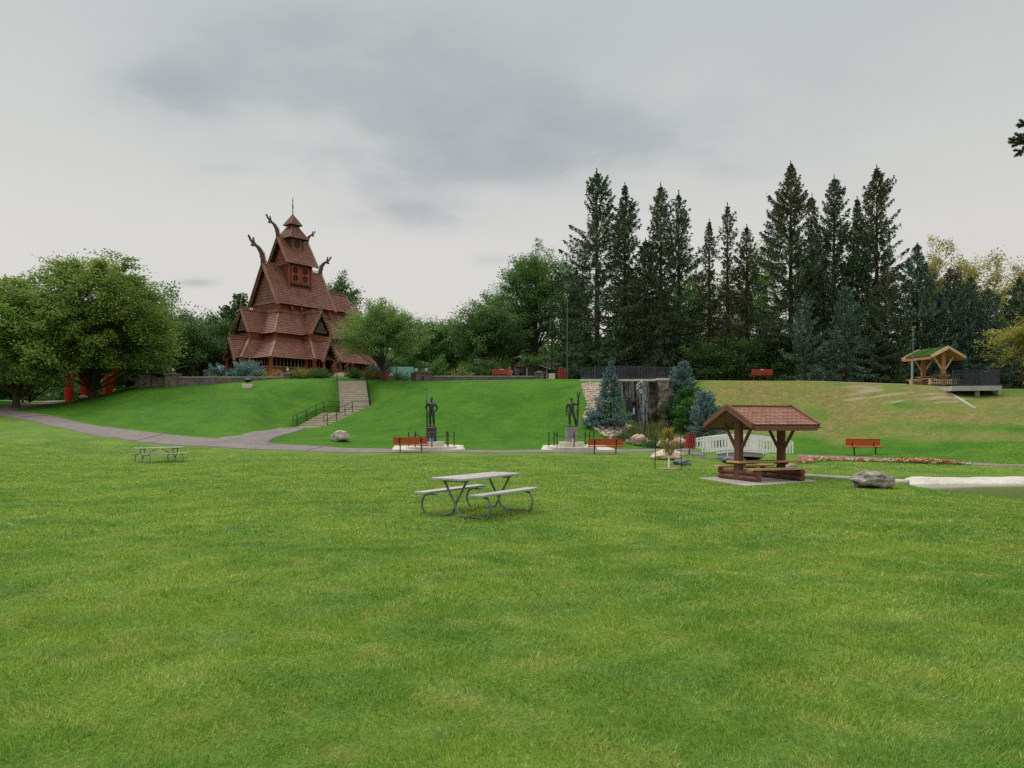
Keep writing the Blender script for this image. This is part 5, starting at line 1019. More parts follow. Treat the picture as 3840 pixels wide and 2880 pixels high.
x,y,z=gp(2127,70); r=thing('utility_post',(x,y,z),'plain grey wooden post beside the slatted bin on the crest','post'); b=MB(); b.tube([(0,0,-.2),(0,0,2.7),(0,0,7.5)],[.07,.06,.05],8); b.build('pole','barkg',r)
x,y,z=gp(3424,61); r=thing('utility_post',(x,y,z),'thin pale post left of the green-roofed shelter','post'); b=MB(); b.tube([(0,0,-.1),(0,0,4.6)],.03,6); b.build('pole','galv',r); b=MB(); b.b6(-.15,-.03,-.03,.03,-.1,1.9); b.build('marker','greyconcrete',r)
x,y,z=hit(929,1452); r=thing('floodlight',(x,y,z),'dark floodlight on a pale concrete block on the grass slope below the church','floodlight'); b=MB(); b.b6(-.42,.42,-.3,.3,-.2,.28); b.build('footing','concrete',r,bevel=.03); b=MB(); b.tube([(0,0,.27),(0,0,.45)],.05,6); b.box((0,.05,.62),(.52,.4,.26),Matrix.Rotation(R(25),3,'X')); b.build('lamp_housing','black',r,bevel=.03)
# signs by the church
x,y,z=gp(832,76.5); r=thing('notice_board',(x,y,z),'blue notice panel beside a small white one by the church ramp','sign')
b=MB(); b.b6(-.12,.22,-.03,.03,.75,1.25); b.build('panel','blue',r); b=MB(); b.b6(-.42,-.18,-.03,.03,.75,1.2); b.build('panel','white',r)
for x_ in (-.3,.05): b=MB(); b.tube([(x_,.04,-.1),(x_,.04,1.2)],.03,6); b.build('post','black',r)
t=thing('ramp_rail',gp(805,76),'black handrail of the ramp by the dwarf spruces left of the church','handrail'); 
for h in (.95,.5): b=MB(); b.tube([(-1.,0,h-.25),(1.8,.4,h+.25)],.025,6); b.build('rail','black',t)
for s_ in (0,.33,.66,1): x_=-1+2.8*s_; b=MB(); b.tube([(x_,.4*s_,-.2),(x_,.4*s_,.7+.5*s_)],.028,6); b.build('post','black',t)
# hut roof, teal shed
x,y,z=gp(676,80); r=thing('garden_hut',(x,y,z),'small brown hut roof peeping above the long wall left of the church','hut',R(15)); b=MB(); b.b6(-.6,.6,-.5,.5,-.1,1.3); b.build('wall','darkwood',r); b=MB(); b.poly([(-.9,-.8,1.1),(.9,-.8,1.75),(.9,.8,1.75),(-.9,.8,1.1)],.1); b.build('roof','roofgrey',r)
x,y,z=gp(1490,79); r=thing('shed',(x,y,z),'small shed with teal upper panel and cream gable between the tree and the brick block','shed')
b=MB(); b.b6(-1.6,1.6,0,2,-.3,1.45); b.build('wall','teal',r); b=MB(); b.prism([(-1.6,-.3),(1.0,-.3),(-.55,.9),(-.95,1.25),(-1.6,1.45)],'y',(0,-.06,0),.08); b.build('gable_panel','cream',r); b=MB(); b.beam((-1.1,-.13,1.35),(1.1,-.13,-.35),.05,.07,up=(0,1,0)); b.build('trim','black',r); b=MB(); b.tube([(-.05,-.3,-.3),(-.05,-.3,1.7)],.06,8); b.build('post','barkg',r)
# ------------------------------------------------------------------ beige house and pergola
Y=88; gx=lambda u:Xu(u,Y); gz=lambda v:Zv(v,Y); g0=6.2
r=thing('beige_house',(0,0,0),'beige sided house with white trim and sloping grey roof behind the wall','house')
def siding(x0,x1,y0,y1,z0,z1,name='wall'):
    b=MB(); z=z0
    while z<z1: b.box(((x0+x1)/2,(y0+y1)/2,z+.11),(x1-x0,y1-y0,.215),taper=.992); z+=.22
    return b.build(name,'siding',r)
xa,xb,xc=gx(1962),gx(2052),gx(2098); zl=gz(1378)
b=MB(); b.prism([(xa,g0-.5),(xb,g0-.5),(xb,zl),(xa,gz(1342))],'y',(0,Y+3,0),6); w1_=b.build('wall','siding',r)
b=MB(); z=g0
while z<gz(1350): b.b6(xa,xb-max(0,(z-zl))/(gz(1342)-zl)*(xb-xa),Y-.03,Y-.005,z,z+.02); z+=.2
b.build('clapboard_lines','carve',w1_)
b=MB(); b.poly([(xa-.6,Y-.4,gz(1334)),(xb+.3,Y-.4,gz(1383)),(xb+.3,Y+6,gz(1383)),(xa-.6,Y+6,gz(1334))],.12); ro=b.build('roof','roofgrey',r)
b=MB(); b.beam((xa-.6,Y-.46,gz(1337)),(xb+.3,Y-.46,gz(1386)),.1,.26,up=(0,1,0)); b.beam((xa-.1,Y-.46,gz(1334)),(gx(1925),Y-.46,gz(1345)),.1,.2,up=(0,1,0)); b.build('fascia','white',ro)
b=MB(); b.b6(xb,xc,Y+.6,Y+5,g0-.5,gz(1382)); b.build('wall','siding',r)
b=MB(); b.poly([(xb-1.6,Y+3.2,gz(1352)),(xb-.9,Y+.2,gz(1380)),(xc+.3,Y+.2,gz(1380)),(xc+.3,Y+3.2,gz(1352))],.1); ro=b.build('roof','roofgrey',r); b=MB(); b.b6(xb+.35,xc+.3,Y+.1,Y+.2,gz(1384),gz(1379)); b.build('gutter','white',ro)
b=MB(); b.b6(gx(1968),gx(2020),Y+3,Y+8,gz(1350),gz(1306)); b.build('upper_wall','siding',r); b=MB(); b.prism([(gx(1955),gz(1310)),(gx(2048),gz(1310)),(gx(1990),gz(1288))],'y',(0,Y+5,0),4); b.build('upper_gable','white',r)
for (u0,u1,v0,v1,yy) in ((2024,2037,1414,1394,Y-.06),(2003,2013,1334,1312,Y+2.95),(1930,1955,1390,1370,Y+1)):
    b=MB(); b.b6(gx(u0),gx(u1),yy-.03,yy+.05,gz(v0),gz(v1)); wf=b.build('window','white',r); b=MB(); b.b6(gx(u0)+.1,gx(u1)-.1,yy-.04,yy+.03,gz(v0)+.08,gz(v1)-.1); b.build('pane','glass',wf)
for u in (1976,2050): b=MB(); b.b6(gx(u)-.08,gx(u)+.08,Y-.08,Y+.02,g0-.4,gz(1382)); b.build('corner_trim','white',r)
b=MB(); b.b6(gx(1925),gx(1962),Y+1.1,Y+5,g0-.5,gz(1365)); b.build('wall','cream',r)
b=MB(); b.b6(gx(1948),gx(1963),Y-.3,Y+.6,g0-.4,gz(1340)); b.build('stone_chimney','stone',r)
t=thing('pergola',(gx(1878),Y,g0),'orange-brown timber pergola shading the terrace left of the beige house','pergola')
for x_ in (-2.2,-.2,.7,2.2): b=MB(); b.box((x_,0,.85),(.15,.15,2.3)); b.build('post','cedar',t)
for y_ in (-.3,1.6): b=MB(); b.box((0,y_,2.05),(5.2,.12,.22)); b.build('beam','cedar',t)
for i in range(9): b=MB(); b.box((-2.3+i*.57,.6,2.2),(.08,2.6,.12)); b.build('rafter','cedar',t)
b=MB(); b.b6(-2.6,2.6,2.2,2.4,-.2,2.0); b.build('back_screen','darkwood',t)
t=thing('dark_grill',gp(1947,80),'black covered grill on the terrace before the beige house','grill'); b=MB(); b.b6(-.85,.65,-.3,.3,0,.75); b.b6(.1,.6,-.25,.25,.75,.95); b.build('body','black',t,bevel=.03); b=MB(); b.b6(-.85,.65,-.35,.35,-.1,.02); b.build('base','greyconcrete',t)
t=thing('parasol',gp(1921,80.5),'closed navy parasol standing beside the seated person','parasol'); b=MB(); b.lathe([(.03,.5),(.28,.7),(.2,1.9),(.04,2.1)],n=8); b.build('canopy','navy',t); b=MB(); b.tube([(0,0,0),(0,0,2.2)],.03,6); b.lathe([(.25,0),(.2,.1)],n=10); b.build('pole','black',t)
t=thing('dark_barrel',gp(1880,77),'dark blue barrel planter behind the red slatted bench','barrel'); b=MB(); b.lathe([(.26,0),(.33,.4),(.3,1.0)],n=12); b.build('body','navy',t); b=MB(); b.lathe([(.31,1.0),(.31,1.05)],n=12); b.build('rim','black',t)
t=thing('white_pillar_house',gp(1797,84),'narrow pale house corner with white trim behind the forked dark tree','house'); b=MB(); b.b6(-.35,1.4,0,2,-.3,2.0); b.build('wall','siding',t); b=MB(); b.b6(-.45,-.33,-.1,0,-.3,2.1); b.b6(.2,.36,-.08,0.0,-.3,2.1); b.build('trim','white',t); b=MB(); b.b6(.5,1.3,-.05,.02,-.3,.35); b.build('deck_board','cedar',t); b=MB(); b.poly([(-.6,-.3,2.1),(1.6,-.3,2.1),(1.6,2.2,2.8),(-.6,2.2,2.8)],.1); b.build('roof','roofgrey',t)
# ------------------------------------------------------------------ figures
def figure(parent,J,E,Rd,m,name='figure',sub=1):
    me=bpy.data.meshes.new(name); ks=list(J); me.from_pydata([J[k] for k in ks],[(ks.index(a),ks.index(b_)) for a,b_ in E],[]); me.materials.append(M[m]); o=link(name,me,parent)
    sk=o.modifiers.new('skin','SKIN'); sk.branch_smoothing=.3
    if not me.skin_vertices: me.skin_vertices.new(name='')
    for i,k in enumerate(ks):
        rr=Rd.get(k,Rd.get(k.rstrip('0123456789'),.05)); rr=rr if isinstance(rr,tuple) else (rr,rr); me.skin_vertices[0].data[i].radius=rr; me.skin_vertices[0].data[i].use_root=(k=='pelvis')
    sk.use_smooth_shade=True; s=o.modifiers.new('sub','SUBSURF'); s.levels=sub; s.render_levels=sub; return o
def head(b,c,s=1,face=(0,-1)):
    """adds skull, jaw, nose, eyes sockets, ears, mouth facing -y"""
    x,y,z=c
    vs,fc=ICO[3]; out=[]
    for p in vs:
        X,Yy,Z=p; w_=.078*(1-.18*max(0,-Z)); d=.10; h=.125
        px_,py_,pz=X*w_,Yy*d*(1-.1*max(0,-Z)),Z*h
        if Yy<-.3:
            if abs(X)<.22 and -.25<Z<.15: py_-=.022*(1-abs(X)/.22)*(1-abs(Z+.05)/.3)   # nose
            if .1<abs(X)<.6 and 0<Z<.22: py_+=.014                                      # eye sockets
            if abs(X)<.35 and -.5<Z<-.36: py_+=.008                                      # mouth
            if abs(X)<.3 and Z<-.7: py_-=.012
        out.append((x+px_*s,y+py_*s,z+pz*s))
    b.add(out,fc)
    for e in (-1,1): b.blob((x+e*.08*s,y+.005,z-.005),(.02*s,.04*s,.06*s),1,.05,2)
BODY=[('pelvis','belly'),('belly','chest'),('chest','neck'),('neck','skull'),('pelvis','hipL'),('hipL','kneeL'),('kneeL','calfL'),('calfL','ankL'),('ankL','toeL'),('pelvis','hipR'),('hipR','kneeR'),('kneeR','calfR'),('calfR','ankR'),('ankR','toeR'),('chest','shL'),('shL','elL'),('elL','wrL'),('wrL','paL'),('chest','shR'),('shR','elR'),('elR','wrR'),('wrR','paR')]
RAD=dict(pelvis=(.135,.11),belly=(.125,.10),chest=(.165,.115),neck=.055,skull=.062,hipL=.10,hipR=.10,kneeL=.068,kneeR=.068,calfL=.062,calfR=.062,ankL=.045,ankR=.045,toeL=(.045,.035),toeR=(.045,.035),shL=.07,shR=.07,elL=.052,elR=.052,wrL=.036,wrR=.036,paL=(.04,.022),paR=(.04,.022),f=.010)
RAD={k:(tuple(q*1.22 for q in v) if isinstance(v,tuple) else v*(1.22 if k!='f' else 1.1)) for k,v in RAD.items()}
def fingers(J,E,side,palm,d,spread,curl):
    p=Vector(palm);d=Vector(d).normalized();s=Vector(spread).normalized();c=Vector(curl).normalized()
    for i,(o,l) in enumerate(((-.03,.075),(-.01,.085),(.01,.08),(.03,.062))):
        a=p+s*o+d*.035;b_=a+(d*.8+c*.5).normalized()*l*.5; e=b_+(d*.2+c).normalized()*l*.5
        for k,q in enumerate((a,b_,e)): J[f'f{side}{i}{k}']=tuple(q)
        E+= [('pa'+side,f'f{side}{i}0'),(f'f{side}{i}0',f'f{side}{i}1'),(f'f{side}{i}1',f'f{side}{i}2')]
    a=p-s*.045; b_=a+(d*.5-s*.5+c*.4).normalized()*.045
    for k,q in enumerate((a,b_)): J[f'f{side}t{k}']=tuple(q)
    E+=[('pa'+side,f'f{side}t0'),(f'f{side}t0',f'f{side}t1')]
def statue(loc,label,ped,pedm,fm,J,title,lm,kind):
    r=thing('statue',loc,label,'statue',0,'bronze statues of skiers')
    pw,ph=ped; b=MB(); b.box((0,0,ph/2),(pw,pw*.8,ph)); p=b.build('pedestal',pedm,r,bevel=.012)
    if kind==0: b=MB(); b.box((0,0,ph+.02),(pw*1.02,pw*.83,.035)); b.build('pedestal_cap','greygranite',r); ph+=.037
    b=MB(); b.box((0,0,ph+.03),(pw*.92,pw*.72,.06)); b.build('bronze_base',fm,r); ph+=.06
    def text(s,size,z,par,m):
        c=bpy.data.curves.new('lettering','FONT'); c.body=s; c.size=size; c.align_x='CENTER'; c.extrude=.003; o=bpy.data.objects.new('lettering',c); COL.objects.link(o); bpy.context.view_layer.update()
        me=bpy.data.meshes.new_from_object(o.evaluated_get(bpy.context.evaluated_depsgraph_get())); bpy.data.objects.remove(o); me.transform(Matrix.Translation((0,-pw*.4-.004,z))@Matrix.Rotation(R(90),4,'X')); me.materials.clear(); me.materials.append(M[m]); link('lettering',me,par)
    text(title,pw*.125,ped[1]*(.66 if kind==0 else .83),p,lm)
    b=MB(); g=random.Random(3); k=0
    for i in range(6 if kind==0 else 7):
        zz=ped[1]*((.56 if kind==0 else .74)-.075*i); wd=pw*g.uniform(.45,.85); x0=-wd/2
        while x0<wd/2: s_=g.uniform(.03,.08); b.box((x0+s_/2,-pw*.4-.003,zz),(s_*.8,.004,.016)); x0+=s_+.012
    b.build('small_inscription',lm,p)
    J={k_:(v[0],v[1],v[2]+ph) for k_,v in J.items()}; E=list(BODY)
    if kind==0: fingers(J,E,'R',J['paR'],(.6,-.3,.4),(0,-.2,1),(.3,.8,0)); fingers(J,E,'L',J['paL'],(-.3,-.3,-1),(1,0,0),(-.6,.5,0))
    else: fingers(J,E,'R',J['paR'],(0,0,-1),(0,1,0),(.6,0,-.3)); fingers(J,E,'L',J['paL'],(-.2,0,1),(0,-1,.2),(-.6,.4,0))
    fig=figure(r,J,E,RAD,fm); 
    b=MB(); hx,hy,hz=J['skull']; head(b,(hx,hy-.015,hz+.07)); b.lathe([(.085,.03),(.09,.06),(.075,.115),(.03,.14)] if kind==0 else [(.083,.04),(.086,.065),(.06,.12),(.02,.13)],(hx,hy+.005,hz+.075),14); b.build('head',fm,fig,smooth=True)
    b=MB()   # sweater hem, belt, boots
    px_,py_,pz=J['pelvis']; b.tube([(px_,py_,pz+.10),(px_,py_,pz+.01)],[.165,.175],14,sq=.8)
    for s_ in 'LR':
        a=Vector(J['ank'+s_]);t_=Vector(J['toe'+s_]); b.tube([a+Vector((0,.02,.05)),a-Vector((0,0,.02))],[.058,.06],10); b.tube([(a.x,a.y+.05,ph+.035),(t_.x,t_.y,ph+.035)],[.045,.05],8,sq=.7)
    cx_,cy_,cz_=J['chest']; b.tube([(px_,py_,pz+.02),(px_,py_,pz+.14),((px_+cx_)/2,(py_+cy_)/2,(pz+cz_)/2+.02),(cx_,cy_,cz_-.04),(cx_,cy_,cz_+.07),(cx_,cy_,cz_+.13)],[.165,.175,.178,.215,.19,.10],16,sq=.72)
    for s_ in 'LR':
        h_,k_,c_,a_=[Vector(J[q+s_]) for q in ('hip','knee','calf','ank')]; b.tube([h_+Vector((0,0,.06)),h_*.5+k_*.5,k_,c_,a_+Vector((0,0,.04))],[.115,.10,.08,.078,.06],10)
        h_,k_,c_=[Vector(J[q+s_]) for q in ('sh','el','wr')]; b.tube([h_,h_*.5+k_*.5,k_,k_*.4+c_*.6,c_],[.092,.078,.066,.058,.05],10)
    b.build('clothing',fm,fig,smooth=True)
    return r,ph
def ring(cx,cy,z,lab,n,gap,grp,a0):
    t=thing('chain_fence',(cx,cy,z),lab,'fence',group='chain fences round the statues'); P=[]
    for i in range(n):
        a=a0+2*math.pi*i/n; P.append((1.42*math.cos(a),1.42*math.sin(a)))
    for i,(x_,y_) in enumerate(P):
        b=MB(); b.lathe([(.05,-.02),(.05,.01),(.032,.02),(.032,.86),(.04,.87),(.035,.91)],(x_,y_,0),8); b.build('post','black',t)
        q=P[(i+1)%n]
        if i in gap: continue
        b=MB(); b.tube([(x_+(q[0]-x_)*s_,y_+(q[1]-y_)*s_,.80-.22*4*s_*(1-s_)) for s_ in np.linspace(0,1,9)],.014,5); b.build('chain','black',t)
def plinth(u,Y,lab):
    x_=Xu(u,Y); z=zt(x_,Y)
    t=thing('round_plinth',(x_,Y,z),lab,'plinth',group='round concrete plinths'); b=MB(); b.lathe([(1.58,-.15),(1.58,.13),(1.56,.15)],n=48); b.build('lower_disc','concrete',t,smooth='auto'); b=MB(); b.lathe([(.8,.152),(.8,.43),(.78,.45)],n=40); b.build('upper_disc','concrete',t,smooth='auto')
    return x_,Y,z
JL=dict(pelvis=(0,0,.94),belly=(0,-.01,1.12),chest=(0.0,0,1.36),neck=(-.0,-.01,1.53),skull=(0,-.02,1.62),hipL=(.10,0,.88),kneeL=(.14,-.06,.50),calfL=(.14,-.03,.36),ankL=(.15,.0,.09),toeL=(.17,-.16,.04),hipR=(-.10,0,.88),kneeR=(-.09,-.02,.50),calfR=(-.085,.0,.36),ankR=(-.07,.03,.09),toeR=(-.09,-.13,.04),
 shL=(.20,.0,1.42),elL=(.37,.05,1.14),wrL=(.24,-.04,.95),paL=(.19,-.09,.90),shR=(-.20,0,1.42),elR=(-.36,.02,1.16),wrR=(-.26,-.14,1.32),paR=(-.235,-.16,1.38))
x,y,z=plinth(1618,48.3,'round two-step concrete plinth under the dark-pedestal statue'); 
s1,ph=statue((x,y,z+.452),'dark bronze skier with hand on hip, holding a pole on a black granite pedestal',(.62,.86),'granite','bronze',JL,'SONDRE NORHEIM','letter',0)
b=MB()
b.tube([(-.20,-.20,ph),(-.27,-.23,1.4+ph),(-.31,-.24,2.25+ph)],[.028,.026,.018],6); b.tube([(-.31,-.24,2.24+ph),(-.39,-.26,2.36+ph)],.012,5); b.tube([(-.31,-.24,2.24+ph),(-.27,-.22,2.40+ph)],.012,5); b.build('ski_pole','bronze',s1,smooth=True)
b=MB(); b.beam((-.27,-.19,ph),(-.30,-.2,1.6+ph),.05,.02,up=(0,1,0)); b.build('ski','bronze',s1)
b=MB(); b.box((0,0,0),(.24,.03,.19),Matrix.Rotation(R(-20),3,'X')); t=b.build('blue_leaflet_box','blue'); t.location=(x+0.02,y-.32,z+.56); tag(t,'pale blue leaflet box leaning on the black granite pedestal','box')
ring(x,y,z+.15,'black posts and chains ringing the dark-pedestal statue',8,(5,),'',R(-83))
JR=dict(pelvis=(0,0,.96),belly=(-.01,-.01,1.14),chest=(-.02,0,1.38),neck=(-.02,-.01,1.55),skull=(-.01,-.02,1.64),hipL=(.10,0,.90),kneeL=(.20,-.03,.52),calfL=(.24,0,.37),ankL=(.28,.03,.10),toeL=(.31,-.14,.04),hipR=(-.10,0,.90),kneeR=(-.12,-.02,.52),calfR=(-.11,.0,.37),ankR=(-.10,.03,.10),toeR=(-.12,-.15,.04),
 shL=(.18,.0,1.44),elL=(.40,-.02,1.36),wrL=(.47,-.08,1.58),paL=(.44,-.10,1.66),shR=(-.22,0,1.44),elR=(-.31,.03,1.14),wrR=(-.31,-.04,.88),paR=(-.31,-.06,.80))
x,y,z=plinth(2143,48.3,'round two-step concrete plinth under the grey-pedestal statue')
s2,ph=statue((x,y,z+.452),'green-grey bronze skier resting a raised arm on upright skis, on a grey granite pedestal',(.70,.90),'greygranite','bronzeg',JR,'CASPER OIMOEN','letterd',1)
for k,(dx,bend) in enumerate(((0,-1),(.03,1))):
    b=MB(); pts=[(.34+dx,-.12+.03*k,ph),(.40+dx,-.12+.03*k,1.55+ph),(.41+dx,-.12+.03*k,1.75+ph),(.42+dx+bend*.045,-.12,2.02+ph),(.42+dx+bend*.075,-.12,2.16+ph)]
    for p,q in zip(pts[:-1],pts[1:]): b.beam(p,q,.085,.022,up=(0,1,0))
    b.build('ski','bronzeg',s2)
b=MB(); b.box((.37,-.13,.98+ph),(.13,.09,.24)); b.box((.365,-.13,.80+ph),(.15,.06,.05)); b.build('ski_binding','bronzeg',s2,bevel=.01)
b=MB(); b.box((0,0,0),(.12,.03,.18),Matrix.Rotation(R(-12),3,'X')); t=b.build('white_leaflet_box','lamp_glass'); t.location=(x+.07,y-.34,z+.555); tag(t,'small white leaflet box leaning on the grey granite pedestal','box')
ring(x,y,z+.15,'black posts and chains ringing the grey-pedestal statue',8,(5,),'',R(-88))
# seated person on the terrace
P0=gp(1912,76.2); t=thing('stool',(P0[0],P0[1],P0[2]),'low dark stool under the seated person','stool'); b=MB(); b.lathe([(.17,.40),(.18,.44)],n=12); b.build('seat','darkwood',t)
for a in range(4): b=MB(); b.tube([(.13*math.cos(a*1.57),.13*math.sin(a*1.57),.40),(.17*math.cos(a*1.57),.17*math.sin(a*1.57),0)],.015,5); b.build('leg','darkwood',t)
t=thing('person',P0,'person with dark hair in a pink top seated behind the red slatted bench','person')
J=dict(pelvis=(0,0,.55),belly=(0,-.01,.72),chest=(0,0,.95),neck=(0,-.01,1.12),skull=(0,-.02,1.20),hipL=(.1,-.03,.53),kneeL=(.13,-.44,.50),calfL=(.13,-.44,.34),ankL=(.13,-.40,.09),toeL=(.14,-.55,.05),hipR=(-.1,-.03,.53),kneeR=(-.13,-.44,.50),calfR=(-.13,-.44,.34),ankR=(-.13,-.40,.09),toeR=(-.14,-.55,.05),shL=(.18,0,1.02),elL=(.22,-.12,.78),wrL=(.13,-.32,.64),paL=(.11,-.38,.61),shR=(-.18,0,1.02),elR=(-.22,-.12,.78),wrR=(-.13,-.32,.64),paR=(-.11,-.38,.61))
E=list(BODY); fingers(J,E,'L',J['paL'],(0,-1,-.1),(1,0,0),(0,-.4,-.8)); fingers(J,E,'R',J['paR'],(0,-1,-.1),(1,0,0),(0,-.4,-.8)); f=figure(t,J,E,RAD,'skin','body')
b=MB(); head(b,(0,-.03,1.28)); b.build('head','skin',f,smooth=True); b=MB(); b.blob((0,.015,1.33),(.185,.21,.19),2,.06,2); b.build('hair','hair',t,smooth=True)
b=MB(); b.tube([(0,0,.52),(0,-.01,.72),(0,0,.98),(0,0,1.10)],[.155,.15,.19,.08],14,sq=.78); 
for s_ in (-1,1): b.tube([(s_*.15,0,1.03),(s_*.225,-.12,.79)],[.085,.065],8)
b.build('shirt','pink',t,smooth=True); b=MB()
for s_ in (-1,1): b.tube([(s_*.09,0,.53),(s_*.13,-.44,.51),(s_*.13,-.42,.12)],[.12,.085,.07],8)
b.build('trousers','navy',t,smooth=True)
# ------------------------------------------------------------------ rocks
def boulder(u,v,w_,h,d,m,label,seed,Y=None,flat=.35,rz=0,sink=.1,amp=.16,fq=1.2):
    if Y: x_,y_=Xu(u,Y),Y; z_=zt(x_,y_)
    else: x_,y_,z_=hit(u,v)
    b=MB(); b.blob((0,0,h*(.5)-sink),(w_,d,h*1.0),seed,amp,4,fq,flat); o=b.build('boulder',m,smooth=True); o.location=(x_,y_,z_); o.rotation_euler=(0,0,rz); tag(o,label,'boulder'); return o
boulder(1276,1655,1.22,.80,.9,'boulder','pale grey rounded boulder on the grass at the foot of the stairs slope',11)
boulder(3266,1829,1.52,.62,.9,'boulderd','long mottled boulder with a flat pale top at the left tip of the pond',12,Y=27.3,rz=R(-12),sink=.05,amp=.24,fq=1.5)
boulder(2502,1700,1.75,.62,1.1,'tanrock','large pale tan boulder directly behind the staked sapling',13,Y=42.2)
boulder(2558,1734,.86,.42,.6,'bluerock','slate blue angular boulder right of the sapling guard',14,Y=39.6,amp=.25)
boulder(2395,1645,.86,.86,.8,'pinkrock','round pink boulder standing among the cobbles',15,Y=50.6)
boulder(2520,1665,1.75,.78,1.1,'pinkrock','wide pinkish boulder behind the sapling, left of the tilted bin',16,Y=48.6)
boulder(2392,1610,.65,.65,.6,'boulderd','grey boulder beneath the black panel by the waterfall',17,Y=54.4)
boulder(316,1497,.85,.42,.6,'boulder','pale boulder between the red horse legs and the path',18,Y=76)
boulder(2960,1775,.9,.62,.8,'boulderd','brown mottled boulder behind the right post of the brown shelter',19,Y=34.3)
boulder(2530,1625,.5,.45,.45,'tanrock','small tan boulder among the cobbles near the tilted bin',20,Y=51.2)
# cobbles round the waterfall
def cobbles():
    A=[(2178,1440),(2186,1470),(2205,1530),(2186,1560),(2196,1592),(2250,1625),(2300,1655),(2345,1665),(2430,1662),(2520,1655),(2560,1650)]
    Bq=[(2300,1440),(2290,1480),(2262,1540),(2240,1570),(2250,1590),(2330,1600),(2395,1620),(2420,1640),(2450,1646),(2530,1640),(2562,1640)]
    AA=[hit(*p)[:2] for p in A]; BB=[hit(*p)[:2] for p in Bq]
    strip('gravel',AA,BB,'gravel',.02,na='match',world=True)
    proto=[]
    for k in range(6):
        b=MB(); b.blob((0,0,0),(1,.8,.62),30+k,.12,2,1.1,.1); b.build('p','cobble',smooth=True); o=bpy.data.objects['p']; proto.append(o.data); bpy.data.objects.remove(o)
    g=np.random.default_rng(3); n=0; done=[]
    for it in range(6000):
        if n>=290: break
        i=g.choice(len(A)-1,p=np.array([1.6,2,1.5,2.2,2.4,2.4,2.2,2,2,.9])/19.2); f=g.random(); s=g.random(); a=np.array(AA[i])*(1-f)+np.array(AA[i+1])*f; b_=np.array(BB[i])*(1-f)+np.array(BB[i+1])*f; p=a*(1-s)+b_*s
        sz=g.uniform(.22,.46) if i>1 else g.uniform(.14,.30)
        if any((p[0]-q[0])**2+(p[1]-q[1])**2<(.42*(sz+q[2]))**2 for q in done): continue
        done.append((p[0],p[1],sz)); n+=1
        o=bpy.data.objects.new('cobble',proto[g.integers(6)]); COL.objects.link(o); o.location=(p[0],p[1],zt(p[0],p[1],True)+sz*.16); o.rotation_euler=(g.normal(0,.15),g.normal(0,.15),g.uniform(0,6.28)); o.scale=(sz,sz,sz*g.uniform(.8,1.15))
        tag(o,'pale rounded river cobble in the bed beside the waterfall','cobble','river cobbles round the waterfall')
cobbles()
